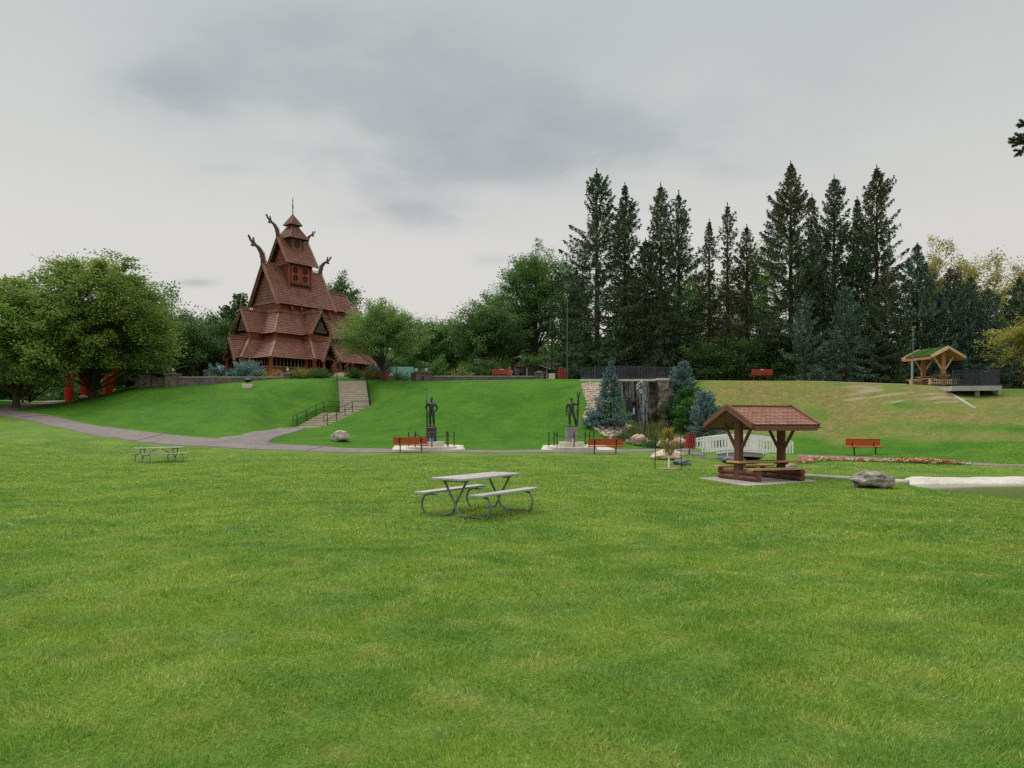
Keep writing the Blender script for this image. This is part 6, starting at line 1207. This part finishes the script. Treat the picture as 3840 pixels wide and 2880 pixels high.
# ------------------------------------------------------------------ waterfall
def cliff():
    r=thing('rock_waterfall',(0,0,0),'dark rock face with thin streams of water falling from a concrete lip','waterfall')
    def face(u0,u1,Y0,name,m,z0,z1,seed,bulge=.3):
        nx,nz=int(abs(Xu(u1,Y0)-Xu(u0,Y0))/.09)+2,int((z1-z0)/.1)+2; b=MB()
        for j in range(nz):
            for i in range(nx):
                x_=Xu(u0+(u1-u0)*i/(nx-1),Y0); z_=z0+(z1-z0)*j/(nz-1); q=Vector((x_*1.3,seed,z_*.7)); d=bulge*mnoise.noise(q)+bulge*.5*mnoise.noise(q*2.7)+bulge*.25*mnoise.noise(q*6); st=.12*math.floor((z_-z0)*1.3+mnoise.noise(Vector((x_,0,seed)))); b.v.append((x_,Y0-.15*math.sin(3.14*i/(nx-1))+d+st*.35,z_)); b.t.append(.5)
        for j in range(nz-1):
            for i in range(nx-1): a=j*nx+i; b.f.append((a,a+1,a+nx+1,a+nx)); b.mi.append(0)
        base=len(b.v); b.v+=[(x_,y_+1.6,z_) for x_,y_,z_ in b.v[:nx*nz]]; b.t+=[.5]*nx*nz   # back
        edge=[i for i in range(nx)]+[j*nx+nx-1 for j in range(1,nz)]+[(nz-1)*nx+i for i in range(nx-2,-1,-1)]+[j*nx for j in range(nz-2,0,-1)]
        for k in range(len(edge)): a,c=edge[k],edge[(k+1)%len(edge)]; b.f.append((a,a+base,c+base,c)); b.mi.append(0)
        return b.build(name,m,r,smooth='auto')
    face(2318,2468,59.3,'wet_face','cliff',.4,5.0,3); face(2458,2530,59.6,'dry_face','drycliff',1.6,5.1,9,.45); face(2455,2500,60.4,'wet_face','cliff',.4,3.,5)
    b=MB(); b.b6(Xu(2318,59),Xu(2455,59),58.9,61.5,4.98,5.12); b.build('concrete_lip','stair',r)
    b=MB(); b.b6(Xu(2178,62.8),Xu(2322,62.8),62.6,66,5.15,5.36); b.build('concrete_slab','concrete',r); b=MB(); b.b6(Xu(2462,61),Xu(2530,61),60.3,63,5.1,5.3); b.build('concrete_slab','concrete',r)
    g=np.random.default_rng(2); k=0
    for c,sp_,n,zb in ((2345,14,9,2.9),(2372,9,7,3.4),(2405,16,20,1.2),(2425,10,9,1.6)):
        for i in range(n):
            u=g.normal(c,sp_*.7); x_=Xu(u,58.6); pts=[]; z_=4.98+g.uniform(-.1,.02); zz=zb+g.uniform(-.3,.9); y_=58.85
            while z_>zz: pts.append((x_,y_+.12*mnoise.noise(Vector((x_*3,z_*2,1))),z_)); x_+=g.normal(.012 if c==2405 else 0,.022); z_-=.16; y_-=.012
            if len(pts)<3: continue
            b=MB(); w_=g.uniform(.009,.024)*(1.2 if c==2405 else .85); b.tube(pts,[w_*(.6+.8*abs(mnoise.noise(Vector((q*1.9,u,0))))) for q in range(len(pts))],4,sq=.5); b.build('water_stream','foam',r); k+=1
    # foam clump at the lip
    b=MB()
    for i in range(14): b.blob((Xu(2392+g.uniform(-6,14),58.6),58.62,4.95-i*.07),(.13,.06,.12),i,.3,1)
    b.build('foam','foam',r,smooth=True)
    # pool at the foot
    b=MB(); b.add([(Xu(u,Y_),Y_,.62) for u,Y_ in ((2355,59.3),(2350,55.5),(2480,54.6),(2520,58.8))],[(0,1,2,3)]); b.v=[(x_,y_,z_) for x_,y_,z_ in b.v]; o=b.build('water','water'); tag(o,kind='structure')
cliff()
def fence_panel(par,p,q,h,n,mm='blackfence',name='fence_panel',pw=.085,pt=.03,z0=.08,rails=(.15,.92)):
    p=Vector(p);q=Vector(q); b=MB(); d=(q-p)
    for i in range(n): c=p+d*((i+.5)/n); b.box((c.x,c.y,c.z+z0+(h-z0)/2),(pw,pt,h-z0),Matrix.Rotation(math.atan2(d.y,d.x),3,'Z'))
    for f in rails: b.beam(p+Vector((0,0,h*f)),q+Vector((0,0,h*f)),.045,.05)
    return b.build(name,mm,par)
t=thing('picket_fence',(0,0,0),'black picket fence on the platform above the waterfall','fence')
fp=[(2180,64.2,1421,1377),(2232,63.2,1421,1374),(2318,62.9,1420,1373),(2396,62.7,1420,1374),(2455,62.9,1420,1375),(2512,63.6,1420,1377)]
for k,(a,c) in enumerate(zip(fp[:-1],fp[1:])):
    pa=(Xu(a[0],a[1]),a[1],Zv(a[2],a[1])); pc=(Xu(c[0],c[1]),c[1],Zv(c[2],c[1])); hh=Zv(a[3],a[1])-Zv(a[2],a[1]); fence_panel(t,pa,pc,hh,int(abs(pc[0]-pa[0])/.13),z0=.02,pt=.02)
    for q in ([pa,pc] if k==4 else [pa]): b=MB(); b.box((q[0],q[1],q[2]+hh/2),(.09,.09,hh+.14)); b.build('post','blackfence',t)
b=MB(); b.add([(Xu(u,Y_),Y_,z_) for z_ in (5.36,5.1) for u,Y_ in ((2176,65.5),(2230,62.9),(2520,62.4),(2520,66))],[(0,1,2,3),(7,6,5,4),(0,4,5,1),(1,5,6,2),(2,6,7,3),(3,7,4,0)]); b.build('deck','stair',t)
for u in (2330,2400): b=MB(); b.box((Xu(u,63.2),63.2,5.8),(.7,.05,.85)); b.build('sign_back','navy',t)
# dark panel with a white plaque, posts in the pool
x_=Xu(2379,54.9); t=thing('info_panel',(x_,54.9,Zv(1590,54.9)),'tall dark navy panel with a narrow white plaque in front of the waterfall','sign'); b=MB(); b.b6(-.22,.28,-.03,.03,.25,1.35); b.b6(.2,.26,-.04,.04,-.25,.3); b.build('panel','navy',t)
b=MB(); b.b6(-.09,0.0,-.05,-.035,.7,1.15); pq=b.build('plaque','white',t); b=MB()
for i in range(6): b.box((-.045,-.053,.76+i*.065),(.04,.004,.03))
b.build('plaque_marks','navy',pq)
t=thing('black_post',gp(2420,52.2),'tall thin black post right of the navy panel in front of the waterfall','post'); b=MB(); b.tube([(0,0,-.1),(0,0,.5),(-.02,0,2.55)],[.045,.04,.025],8); b.build('pole','black',t); b=MB(); b.lathe([(.07,0),(.05,.1)],n=8); b.build('base','black',t)
x_=Xu(2356,57); t=thing('info_panel',(x_,57,Zv(1535,57)),'dark slab behind the pointed blue spruce beside the falling water','sign'); b=MB(); b.b6(-.14,.14,-.04,.04,-.9,.85); b.build('panel','navy',t); b=MB(); b.b6(-.1,.1,-.2,.2,-.95,-.85); b.build('base','greyconcrete',t)
x_=Xu(2517,57.0); t=thing('info_panel',(x_,57,Zv(1500,57)),'small dark board half buried in the ivy right of the dry rock','sign'); b=MB(); b.b6(-.2,.2,-.04,.04,-.3,.33); b.build('panel','navy',t); b=MB(); b.b6(-.03,.03,.04,.1,-1.9,.2); b.build('post','black',t)
# ------------------------------------------------------------------ white footbridge
def bridge():
    x0,x1=Xu(2609,46.3),Xu(2995,44.9); y0,y1=46.2,44.8; t=thing('footbridge',(0,0,0),'white railed arched footbridge over the stream beside the brown shelter','bridge')
    zb=lambda s:Zv(1705,46.2)*(1-s)+Zv(1718,44.8)*s+.40*math.sin(math.pi*s)
    b=MB(); K=16
    for i in range(K):
        s,e=i/K,(i+1)/K; pa=Vector((x0+(x1-x0)*s,y0+(y1-y0)*s,zb(s)));pb=Vector((x0+(x1-x0)*e,y0+(y1-y0)*e,zb(e))); b.beam(pa+Vector((0,.75,-.08)),pb+Vector((0,.75,-.08)),1.5,.14)
    b.build('deck','greyconcrete',t)
    for yo in (-.02,1.52):
        b=MB()
        for i in range(K):
            s,e=i/K,(i+1)/K; pa=Vector((x0+(x1-x0)*s,y0+(y1-y0)*s+yo,zb(s)-.26));pb=Vector((x0+(x1-x0)*e,y0+(y1-y0)*e+yo,zb(e)-.26)); b.beam(pa,pb,.08,.28)
        b.build('girder','greyconcrete',t)
    for side,(yo,xs,xe) in enumerate(((-.12,.06,.93),(1.58,-.02,1.0))):
        n=16
        def P(s,h): 
            s2=xs+(xe-xs)*s; return Vector((x0+(x1-x0)*s2,y0+(y1-y0)*s2+yo,zb(s2)+h))
        pan=MB()
        for i in range(n*2+1): s=i/(n*2); pan.beam(P(s,-.10),P(s,.82),.085,.04,up=(0,1,0))
        pan.build('baluster_panel','white',t)
        for h,nm in ((.86,'top_rail'),(.70,'upper_rail'),(.06,'lower_rail'),(-.10,'bottom_rail')):
            b=MB()
            for i in range(n): b.beam(P(i/n,h),P((i+1)/n,h),.06,.085)
            b.build(nm,'white',t)
        for s in (0,.28,.68,1): b=MB(); a=P(s,0); b.beam(P(s,-.55 if 0<s<1 else -.45),P(s,.88),.065,.065,up=(0,1,0)); b.build('post','white',t)
    # small gothic plates at the left end
    for yo in (-.16,1.3):
        b=MB()
        for k in range(3):
            c=x0+.55+k*.17; h=.62+.08*(k==1); b.prism([(-.075,0),(.075,0),(.075,h-.12),(0,h),(-.075,h-.12)],'y',(c,y0+yo,zb(.1)-.25),.03)
        b.build('pointed_board','white',t)
bridge()
b=MB()
for i in range(5): b.blob((Xu(2680,43)+i*.5-.6,43.4-.2*(i%2),-.35),(.9,.5,.5),i,.2,3)
for (u,Y_) in ((2700,41),(2690,39.4)): b.blob((Xu(u,Y_),Y_,-.55),(.9,1.1,.35),int(Y_),.2,3)
tag(b.build('pond_liner','liner',smooth=True),'crumpled dark liner along the stream bank below the bridge','liner')
b=MB(); 
for i in range(26): 
    a=random.random(); x_=12.3+.7*a+random.uniform(-.3,.3); y_=36+4*a; b.blob((x_,y_,-.62),(.3,.3,.1),i,.2,1)
tag(b.build('stream_foam','foam',smooth=True),'pale ripples in the stream behind the brown shelter','ripples',kind='stuff')
# ------------------------------------------------------------------ picnic shelters
def shelter(loc,rz,label,pm,lm,fm,roof,padlabel=True,benchm='pine'):
    """ridge along local x; near gable at -x; origin at floor centre"""
    r=thing('picnic_shelter',loc,label,'shelter',rz); L_,W_=1.45,1.60; ze,zr=2.13,2.90
    if roof=='tile':
        m=MB()
        for s in (-1,1): m.shingles([(-L_,s*W_,ze+.1),(L_,s*W_,ze+.1),(L_,0,zr+.03),(-L_,0,zr+.03)],.205,.145,.035,.28)
        ro=m.build('roof',['shingleB','under'],r)
        b=MB(); b.box((0,0,zr+.07),(2*L_+.1,.14,.06)); b.build('ridge_cap','fascia',ro)
    else:
        m=MB()
        for s in (-1,1): m.poly([(-L_+.1,s*(W_-.1),ze+.20),(L_-.1,s*(W_-.1),ze+.20),(L_-.1,0,zr+.11),(-L_+.1,0,zr+.11)],.12)
        ro=m.build('sod_roof','sod',r); g=np.random.default_rng(8); n=5000; x_=g.uniform(-L_+.1,L_-.1,n); y_=g.uniform(-W_+.12,W_-.12,n); z_=zr+.10-np.abs(y_)/W_*(zr-ze-.09)*1.0; A=np.stack([g.normal(0,.02,n),g.normal(0,.02,n),np.full(n,.035)],1)
        link('sod_grass',leafmesh('sod_grass',np.stack([x_,y_,z_+.01],1),A,np.stack([np.full(n,.012),np.zeros(n),np.zeros(n)],1),g.random(n),[LM['ivy']]),ro)
    b=MB()
    for s in (-1,1): b.poly([(-L_+.02,s*(W_-.03),ze-.02),(L_-.02,s*(W_-.03),ze-.02),(L_-.02,0,zr-.10),(-L_+.02,0,zr-.10)],.03)
    b.build('soffit',fm if roof=='tile' else 'cedar',r)
    for x_ in (-L_-.03,L_+.03):
        for s in (-1,1):
            b=MB(); b.beam((x_,s*(W_+.04),ze-.02),(x_,0,zr-.05),.06,.24,up=(1,0,0)); o=b.build('barge_board',fm,r); b=MB(); sg=1 if x_>0 else -1; b.beam((x_+sg*.035,s*(W_+.07),ze+.09),(x_+sg*.035,0,zr+.09),.12,.07,up=(1,0,0)); b.build('edge_trim',fm,o)
    for s in (-1,1): b=MB(); b.box((0,s*(W_+.02),ze-.04),(2*L_,.05,.2)); b.build('eaves_board',fm if roof=='tile' else 'cedar',r)
    for x_ in (-1.0,1.03):
        b=MB()
        for dy in (-.075,.085): b.tube([(x_,dy,-.05),(x_+.01,dy,1.4),(x_,dy,zr-.18)],[.135,.13,.125],12)
        b.build('post',pm,r,smooth='auto')
        for s in (-1,1): b=MB(); b.tube([(x_,s*.16,1.22),(x_,s*.95,ze+.12)],.065,8); b.build('brace',pm if roof=='tile' else 'palewood',r,smooth='auto')
        b=MB(); b.beam((x_,-.2,1.25),(x_,.2,1.25),.02,.02); 
        for i,z_ in enumerate((.125,.345)):
            for s in (-1,1): 
                b=MB(); b.tube([(x_,s*.16,z_),(x_,s*1.32,z_)],[.12,.115],12); b.build('log',lm,r,smooth='auto')
        b=MB(); b.box((x_,0,.66),(.12,.75,.10)); b.build('table_bearer',lm,r)
    for x_ in (-.45,.15,.6): b=MB(); b.beam((x_,-W_+.1,ze),(x_,0,zr-.14),.06,.1); b.beam((x_,W_-.1,ze),(x_,0,zr-.14),.06,.1); b.build('rafter',pm,r)
    b=MB(); b.box((0.08,-.22,.735),(2.75,.42,.075)); b.box((0.08,.22,.735),(2.75,.42,.075)); b.build('table_top',benchm,r,bevel=.01)
    for s in (-1,1): b=MB(); b.box((.1,s*1.16,.495),(2.75,.30,.075)); b.build('bench_seat',benchm,r,bevel=.01)
    return r
zc=-.50; sh=shelter((10.0,31.05,zc),math.atan2(.317,.948),'brown log picnic shelter with a brown shingled gable roof on a concrete pad','shelterwood','shelterlog','fascia','tile')
b=MB(); b.b6(-1.08,-.99,-.22,-.2,1.15,1.5); b.build('plaque','bronzeg',sh)
b=MB(); b.prism(PAD,'z',(0,0,zc-.11),.24); tag(b.build('pavement','padconcrete'),kind='structure')
sz=zt(33.85,61.8); g2=shelter((33.85,61.8,sz+.02),R(105),'timber picnic shelter with a grass-covered roof on the hill crest','cedar','palewood','palewood','sod','','cedar')
# overlook deck
x0,x1=Xu(3570,54.6),Xu(3757,54.0); zt_=Zv(1446,54); t=thing('overlook_deck',(0,0,0),'concrete overlook deck with a black railing jutting from the hill','deck')
b=MB(); b.add([(x,y,z) for z in (zt_,zt_-.34) for x,y in ((x0,54.6),(x1,54.0),(x1+1.3,58.6),(x0+1.0,59.2))],[(0,1,2,3),(7,6,5,4),(0,4,5,1),(1,5,6,2),(2,6,7,3),(3,7,4,0)]); b.build('slab','greyconcrete',t)
for u in (3664,3742): b=MB(); xx=Xu(u,54.8); b.tube([(xx,54.8,2.6),(xx,54.8,zt_-.34)],.17,14); b.build('pier','greyconcrete',t,smooth='auto')
a=(x0+.15,54.75,zt_);c=(x1-.1,54.15,zt_); d_=(x1+1.1,58.3,zt_); e_=(x0+1.0,59.0,zt_)
fence_panel(t,a,c,1.12,24,'blackfence','railing',.035,.035,.06,(.06,.98)); fence_panel(t,c,d_,1.12,24,'blackfence','railing',.035,.035,.06,(.06,.98)); fence_panel(t,d_,e_,1.12,22,'blackfence','railing',.035,.035,.06,(.06,.98))
for q in (a,((a[0]+c[0])/2,(a[1]+c[1])/2,zt_),c,d_): b=MB(); b.box((q[0],q[1],zt_+.57),(.07,.07,1.14)); b.build('post','blackfence',t)
# ------------------------------------------------------------------ picnic tables
def table(loc,rz,label,L_=2.15,brace=False,slope=0):
    r=thing('picnic_table',loc,label,'picnic table',rz,'grey plank picnic tables on the lawn')
    for i in range(3): b=MB(); b.box((0,-.255+i*.255,.73+.004*(i==1)),(L_,.235,.045)); b.build('top_plank','greywood',r,bevel=.006)
    for s in (-1,1): b=MB(); b.box((0,s*.66,.44),(L_,.27,.045)); b.build('seat_plank','greywood',r,bevel=.006)
    for x_ in (-L_*.36,L_*.36):
        b=MB(); b.box((x_,0,.685),(.05,.6,.04)); b.box((x_,-.2,.685),(.06,.16,.055)); b.build('top_bracket','galv',r)
        for s in (-1,1):
            o=.028*s   # crossed tubular legs: from the top on one side, crossing, curving out to the ground
            p=[(x_+o,-s*.24,.67),(x_+o,-s*.10,.42),(x_+o,s*.0,.26),(x_+o,s*.03,.17),(x_+o,s*.10,.06),(x_+o,s*.24,.012),(x_+o,s*.36,.006)]
            b=MB(); b.tube(p,.024,8); b.build('leg','galv',r,smooth='auto')
            # seat support: horizontal under the seat, curving round the outside down to the ground
            p=[(x_,s*.46,.405),(x_,s*.66,.405),(x_,s*.76,.37),(x_,s*.825,.27),(x_,s*.83,.18),(x_,s*.80,.08),(x_,s*.74,.0)]
            b=MB(); b.tube(p,.024,8); b.build('seat_support','galv',r,smooth='auto')
            b=MB(); b.tube([(x_,s*.36,.006),(x_,s*.74,.0)],.012,6); b.build('foot_bar','galv',r)
        if brace:
            b=MB(); b.tube([(x_,0,.28),(x_*.15,0,.68)],.018,6); b.build('brace','galv',r)
    return r
x,y=(-.69,15.62); T0=table((x,y,zt(x,y)+.01),R(58),'weathered grey plank picnic table with curved steel legs, nearest on the lawn')
x,y=(Xu(597,39.4),39.4); table((x,y,zt(x,y)+.01),R(50),'small distant grey picnic table on the lawn near the left path',2.35,True)
# ------------------------------------------------------------------ red horse sculpture
def horse():
    Y=79; x=lambda u:Xu(u,Y)*1.0; X0=x(325); z0=zt(X0,Y)-.1; t=thing('horse_sculpture',(X0,Y,z0),'giant smooth red horse sculpture, only its legs visible under the elm','sculpture')
    b=MB()
    body=[(-2.9,2.6),(-2.6,4.4),(-2.9,6.2),(-3.7,7.0),(-3.5,7.6),(-2.4,7.9),(-1.6,7.2),(-1.0,5.6),(1.4,5.3),(2.5,4.9),(2.7,3.4),(2.5,2.6),(1.6,2.3),(0,2.5),(-1.4,2.3)]
    b.prism(body,'y',(0,1.1,0),1.6); b.build('body','horse',t,bevel=.3)
    for a,c,y_,lean in ((-1.82,-1.82,.0,.0),(-.86,-.86,1.2,.0),(1.98,2.5,.0,.3),(1.25,2.0,1.4,.5)):
        b=MB(); pr=[(a,.0),(a+.0,1.2),(c,2.9)]; b.tube([(a,y_,-.2),((a*2+c)/3,y_,1.),((a+2*c)/3,y_,2.0),(c,y_,3.0)],[.40,.44,.50,.55] if lean<.4 else [.36,.42,.5,.55],16,sq=.9); b.build('leg','horse',t,smooth='auto')
    for y_ in (.5,1.7): b=MB(); b.prism([(-2.7,7.5),(-2.3,7.5),(-2.5,8.2)],'y',(0,y_,0),.25); b.build('ear','horse',t)
horse()
# timber rail post at the far left
x,y,z=gp(85,74); t=thing('wooden_post',(x,y,z),'short weathered wooden post left of the red horse legs','post'); b=MB(); b.tube([(0,0,-.2),(0,0,1.05)],.11,8); b.build('shaft','barkg',t); b=MB(); b.tube([(0,0,1.05),(0,0,1.08)],.12,8); b.build('cap','barkg',t)
# ------------------------------------------------------------------ flower bed
P=resample([hit(u,v)[:2] for u,v in ((3012,1737),(3040,1730),(3100,1726),(3200,1728),(3300,1731),(3430,1736),(3520,1740),(3604,1741))],140)
g=np.random.default_rng(12); C=[];A=[];B=[];MI=[]
for i,(x_,y_) in enumerate(P):
    s=i/140; hump=.10+.10*max(0,math.sin(s*9.5)); 
    if mnoise.noise(Vector((i*.13,0,0)))<-.28: hump*=.4
    for k in range(7):
        kind=(0 if mnoise.noise(Vector((i*.22,k*.7,4)))>-.02 else (1 if g.random()<.55 else 2)); n=10; cx,cy=x_+g.normal(0,.12),y_+g.normal(0,.30); c=np.stack([cx+g.normal(0,.06,n),cy+g.normal(0,.06,n),np.full(n,zt(cx,cy)+hump*g.uniform(.6,1.1))+g.normal(0,.015,n)],1)
        C.append(c);MI+= [kind]*n; n2=12; c=np.stack([cx+g.normal(0,.12,n2),cy+g.normal(0,.12,n2),zt(cx,cy)+hump*g.uniform(0,.85,n2)],1); C.append(c); MI+=[3]*n2
C=np.concatenate(C); n=len(C); A=nrm(g.normal(0,1,(n,3))*[1,1,.5])*g.uniform(.02,.04,(n,1)); B=nrm(np.cross(A,g.normal(0,1,(n,3))))*.022
fl=[leafmat('red_petals',(.52,.015,.02),(.62,.03,.04),.15,3,.2),leafmat('white_petals',(.70,.68,.58),(.78,.76,.62),.15,3,.1),leafmat('pale_yellow_petals',(.62,.58,.22),(.70,.64,.32),.15,3,.1),LM['mid']]
tag(link('flower_bed',leafmesh('flower_bed',C,A,B,g.random(n),fl,MI)),'long bed of red, white and pale yellow flowers beside the right path','flower bed',kind='stuff')

for k,(p,q) in enumerate((((72,1567),(182,1560)),((500,1655),(612,1630)),((1148,1691),(1212,1677)))):
    A_=hit(*p)[:2];B_=hit(*q)[:2]; b=MB(); b.tube([(A_[0]+(B_[0]-A_[0])*s,A_[1]+(B_[1]-A_[1])*s,zt(A_[0]+(B_[0]-A_[0])*s,A_[1]+(B_[1]-A_[1])*s,True)+.03) for s in np.linspace(0,1,12)],.022,5); tag(b.build('path_joint','black'),kind='structure')

g=np.random.default_rng(77); n=90; Y_=g.uniform(9,44,n); X_=g.uniform(-.6,.45,n)*Y_; ok=(Y_<40)|(X_<0); X_,Y_=X_[ok],Y_[ok]; n=len(X_); Z_=zt(X_,Y_)+.045
A=nrm(g.normal(0,1,(n,3))*[1,1,.3])*.010; B=nrm(np.cross(A,g.normal(0,.3,(n,3))+[0,0,1.]))*.009
tag(link('clover_flowers',leafmesh('clover_flowers',np.stack([X_,Y_,Z_],1),A,B,g.random(n),[fl[1]])),'tiny scattered white clover heads in the lawn','clover',kind='stuff')
# ------------------------------------------------------------------ sky, light, camera
w=bpy.data.worlds.new('World'); sc.world=w; w.use_nodes=True; N=w.node_tree.nodes; L=w.node_tree.links
for n in list(N): N.remove(n)
o=N.new('ShaderNodeOutputWorld'); bg=N.new('ShaderNodeBackground'); L.new(bg.outputs[0],o.inputs[0])
tc=N.new('ShaderNodeTexCoord').outputs['Generated']; sp=N.new('ShaderNodeSeparateXYZ'); L.new(tc,sp.inputs[0])
def math_(op,a,b=None,c=None):
    n=N.new('ShaderNodeMath'); n.operation=op
    for i,v in enumerate((a,b,c)):
        if v is None: continue
        if hasattr(v,'links'): L.new(v,n.inputs[i])
        else: n.inputs[i].default_value=v
    return n.outputs[0]
SUN_EL,SUN_AZ=R(52),R(-60)
sky=N.new('ShaderNodeTexSky'); sky.sky_type='NISHITA'; sky.sun_disc=False; sky.sun_elevation=SUN_EL; sky.sun_rotation=SUN_AZ; sky.dust_density=4
skyc=N.new('ShaderNodeVectorMath'); skyc.operation='SCALE'; L.new(sky.outputs[0],skyc.inputs[0]); skyc.inputs['Scale'].default_value=.07
base=ramp(N,L,sp.outputs[2],[(0,(.575,.545,.510)),(.10,(.570,.548,.515)),(.22,(.540,.533,.512)),(.36,(.465,.482,.468)),(.50,(.405,.430,.428)),(.64,(1.0,1.03,1.03)),(1,(1.5,1.5,1.48))])  # upper stops, out of view, raised to add light on the ground
# cloud layer seen on a flat ceiling: direction divided by height
dz=math_('ADD',sp.outputs[2],.22); px_=math_('DIVIDE',sp.outputs[0],dz); py_=math_('DIVIDE',sp.outputs[1],dz)
cv=N.new('ShaderNodeCombineXYZ'); L.new(px_,cv.inputs[0]); L.new(py_,cv.inputs[1]); cv=cv.outputs[0]
n1=noisef(N,L,cv,1.1,5,.52); n2=noisef(N,L,cv,2.6,5,.55)
def blob(u,v,ru,rv,amp):
    x,z=(u-U0)/F,(VH-v)/F; l=math.sqrt(x*x+1+z*z)
    a=math_('DIVIDE',math_('SUBTRACT',math_('DIVIDE',sp.outputs[0],sp.outputs[1]),x),ru/F); b_=math_('DIVIDE',math_('SUBTRACT',math_('DIVIDE',sp.outputs[2],sp.outputs[1]),z),rv/F)
    q=math_('ADD',math_('MULTIPLY',a,a),math_('MULTIPLY',b_,b_)); f=math_('POWER',2.718,math_('MULTIPLY',q,-1.0)); f=math_('MULTIPLY',f,math_('GREATER_THAN',sp.outputs[1],.05)); return math_('MULTIPLY',f,amp)
tot=None
for bl in [(630,345,230,90,.8),(1000,260,480,210,.42),(1500,260,650,230,.38),(1950,500,700,150,.65),(1500,640,420,90,.45),(1570,800,250,60,.75),(2150,530,330,130,.4),(2640,620,260,60,.3),(1180,120,500,160,.3),(740,1060,70,16,.35),(1840,970,70,22,.35),(820,640,120,30,.25),(3300,300,900,300,.12)]:
    f=blob(*bl); tot=f if tot is None else math_('ADD',tot,f)
nn=math_('ADD',math_('MULTIPLY',n1,1.0),math_('MULTIPLY',n2,.8)); msk=math_('MULTIPLY',tot,math_('MULTIPLY_ADD',nn,4.4,-3.1))
msk=math_('ADD',msk,math_('MULTIPLY',math_('SUBTRACT',n1,.5),.22)); msk=ramp(N,L,msk,[(0,0.),(.5,.72),(1,1.)])
dark=(.318,.350,.362)
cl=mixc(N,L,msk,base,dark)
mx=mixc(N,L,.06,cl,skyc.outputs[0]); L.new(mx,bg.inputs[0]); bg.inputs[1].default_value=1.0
s=bpy.data.lights.new('sun','SUN'); s.energy=1.3; s.angle=R(18); s.color=(1,.95,.87); so=bpy.data.objects.new('sun',s); COL.objects.link(so)
dv=Vector((math.sin(SUN_AZ)*math.cos(SUN_EL),math.cos(SUN_AZ)*math.cos(SUN_EL),math.sin(SUN_EL)))
so.rotation_euler=(-dv).to_track_quat('-Z','Y').to_euler(); so.location=(0,0,30)
cam=bpy.data.cameras.new('camera'); co=bpy.data.objects.new('camera',cam); COL.objects.link(co); sc.camera=co
cam.sensor_fit='HORIZONTAL'; cam.sensor_width=36; cam.lens=36*F/3840; cam.shift_y=(VH-1440)/3840; cam.clip_end=3000; cam.clip_start=.05
co.location=(0,0,EYE); co.rotation_euler=(R(90),0,0)
sc.view_settings.view_transform='Standard'; sc.view_settings.look='None'; sc.view_settings.gamma=1; sc.view_settings.exposure=.38
sc.cycles.use_denoising=False; sc.cycles.max_bounces=6; sc.cycles.transparent_max_bounces=4
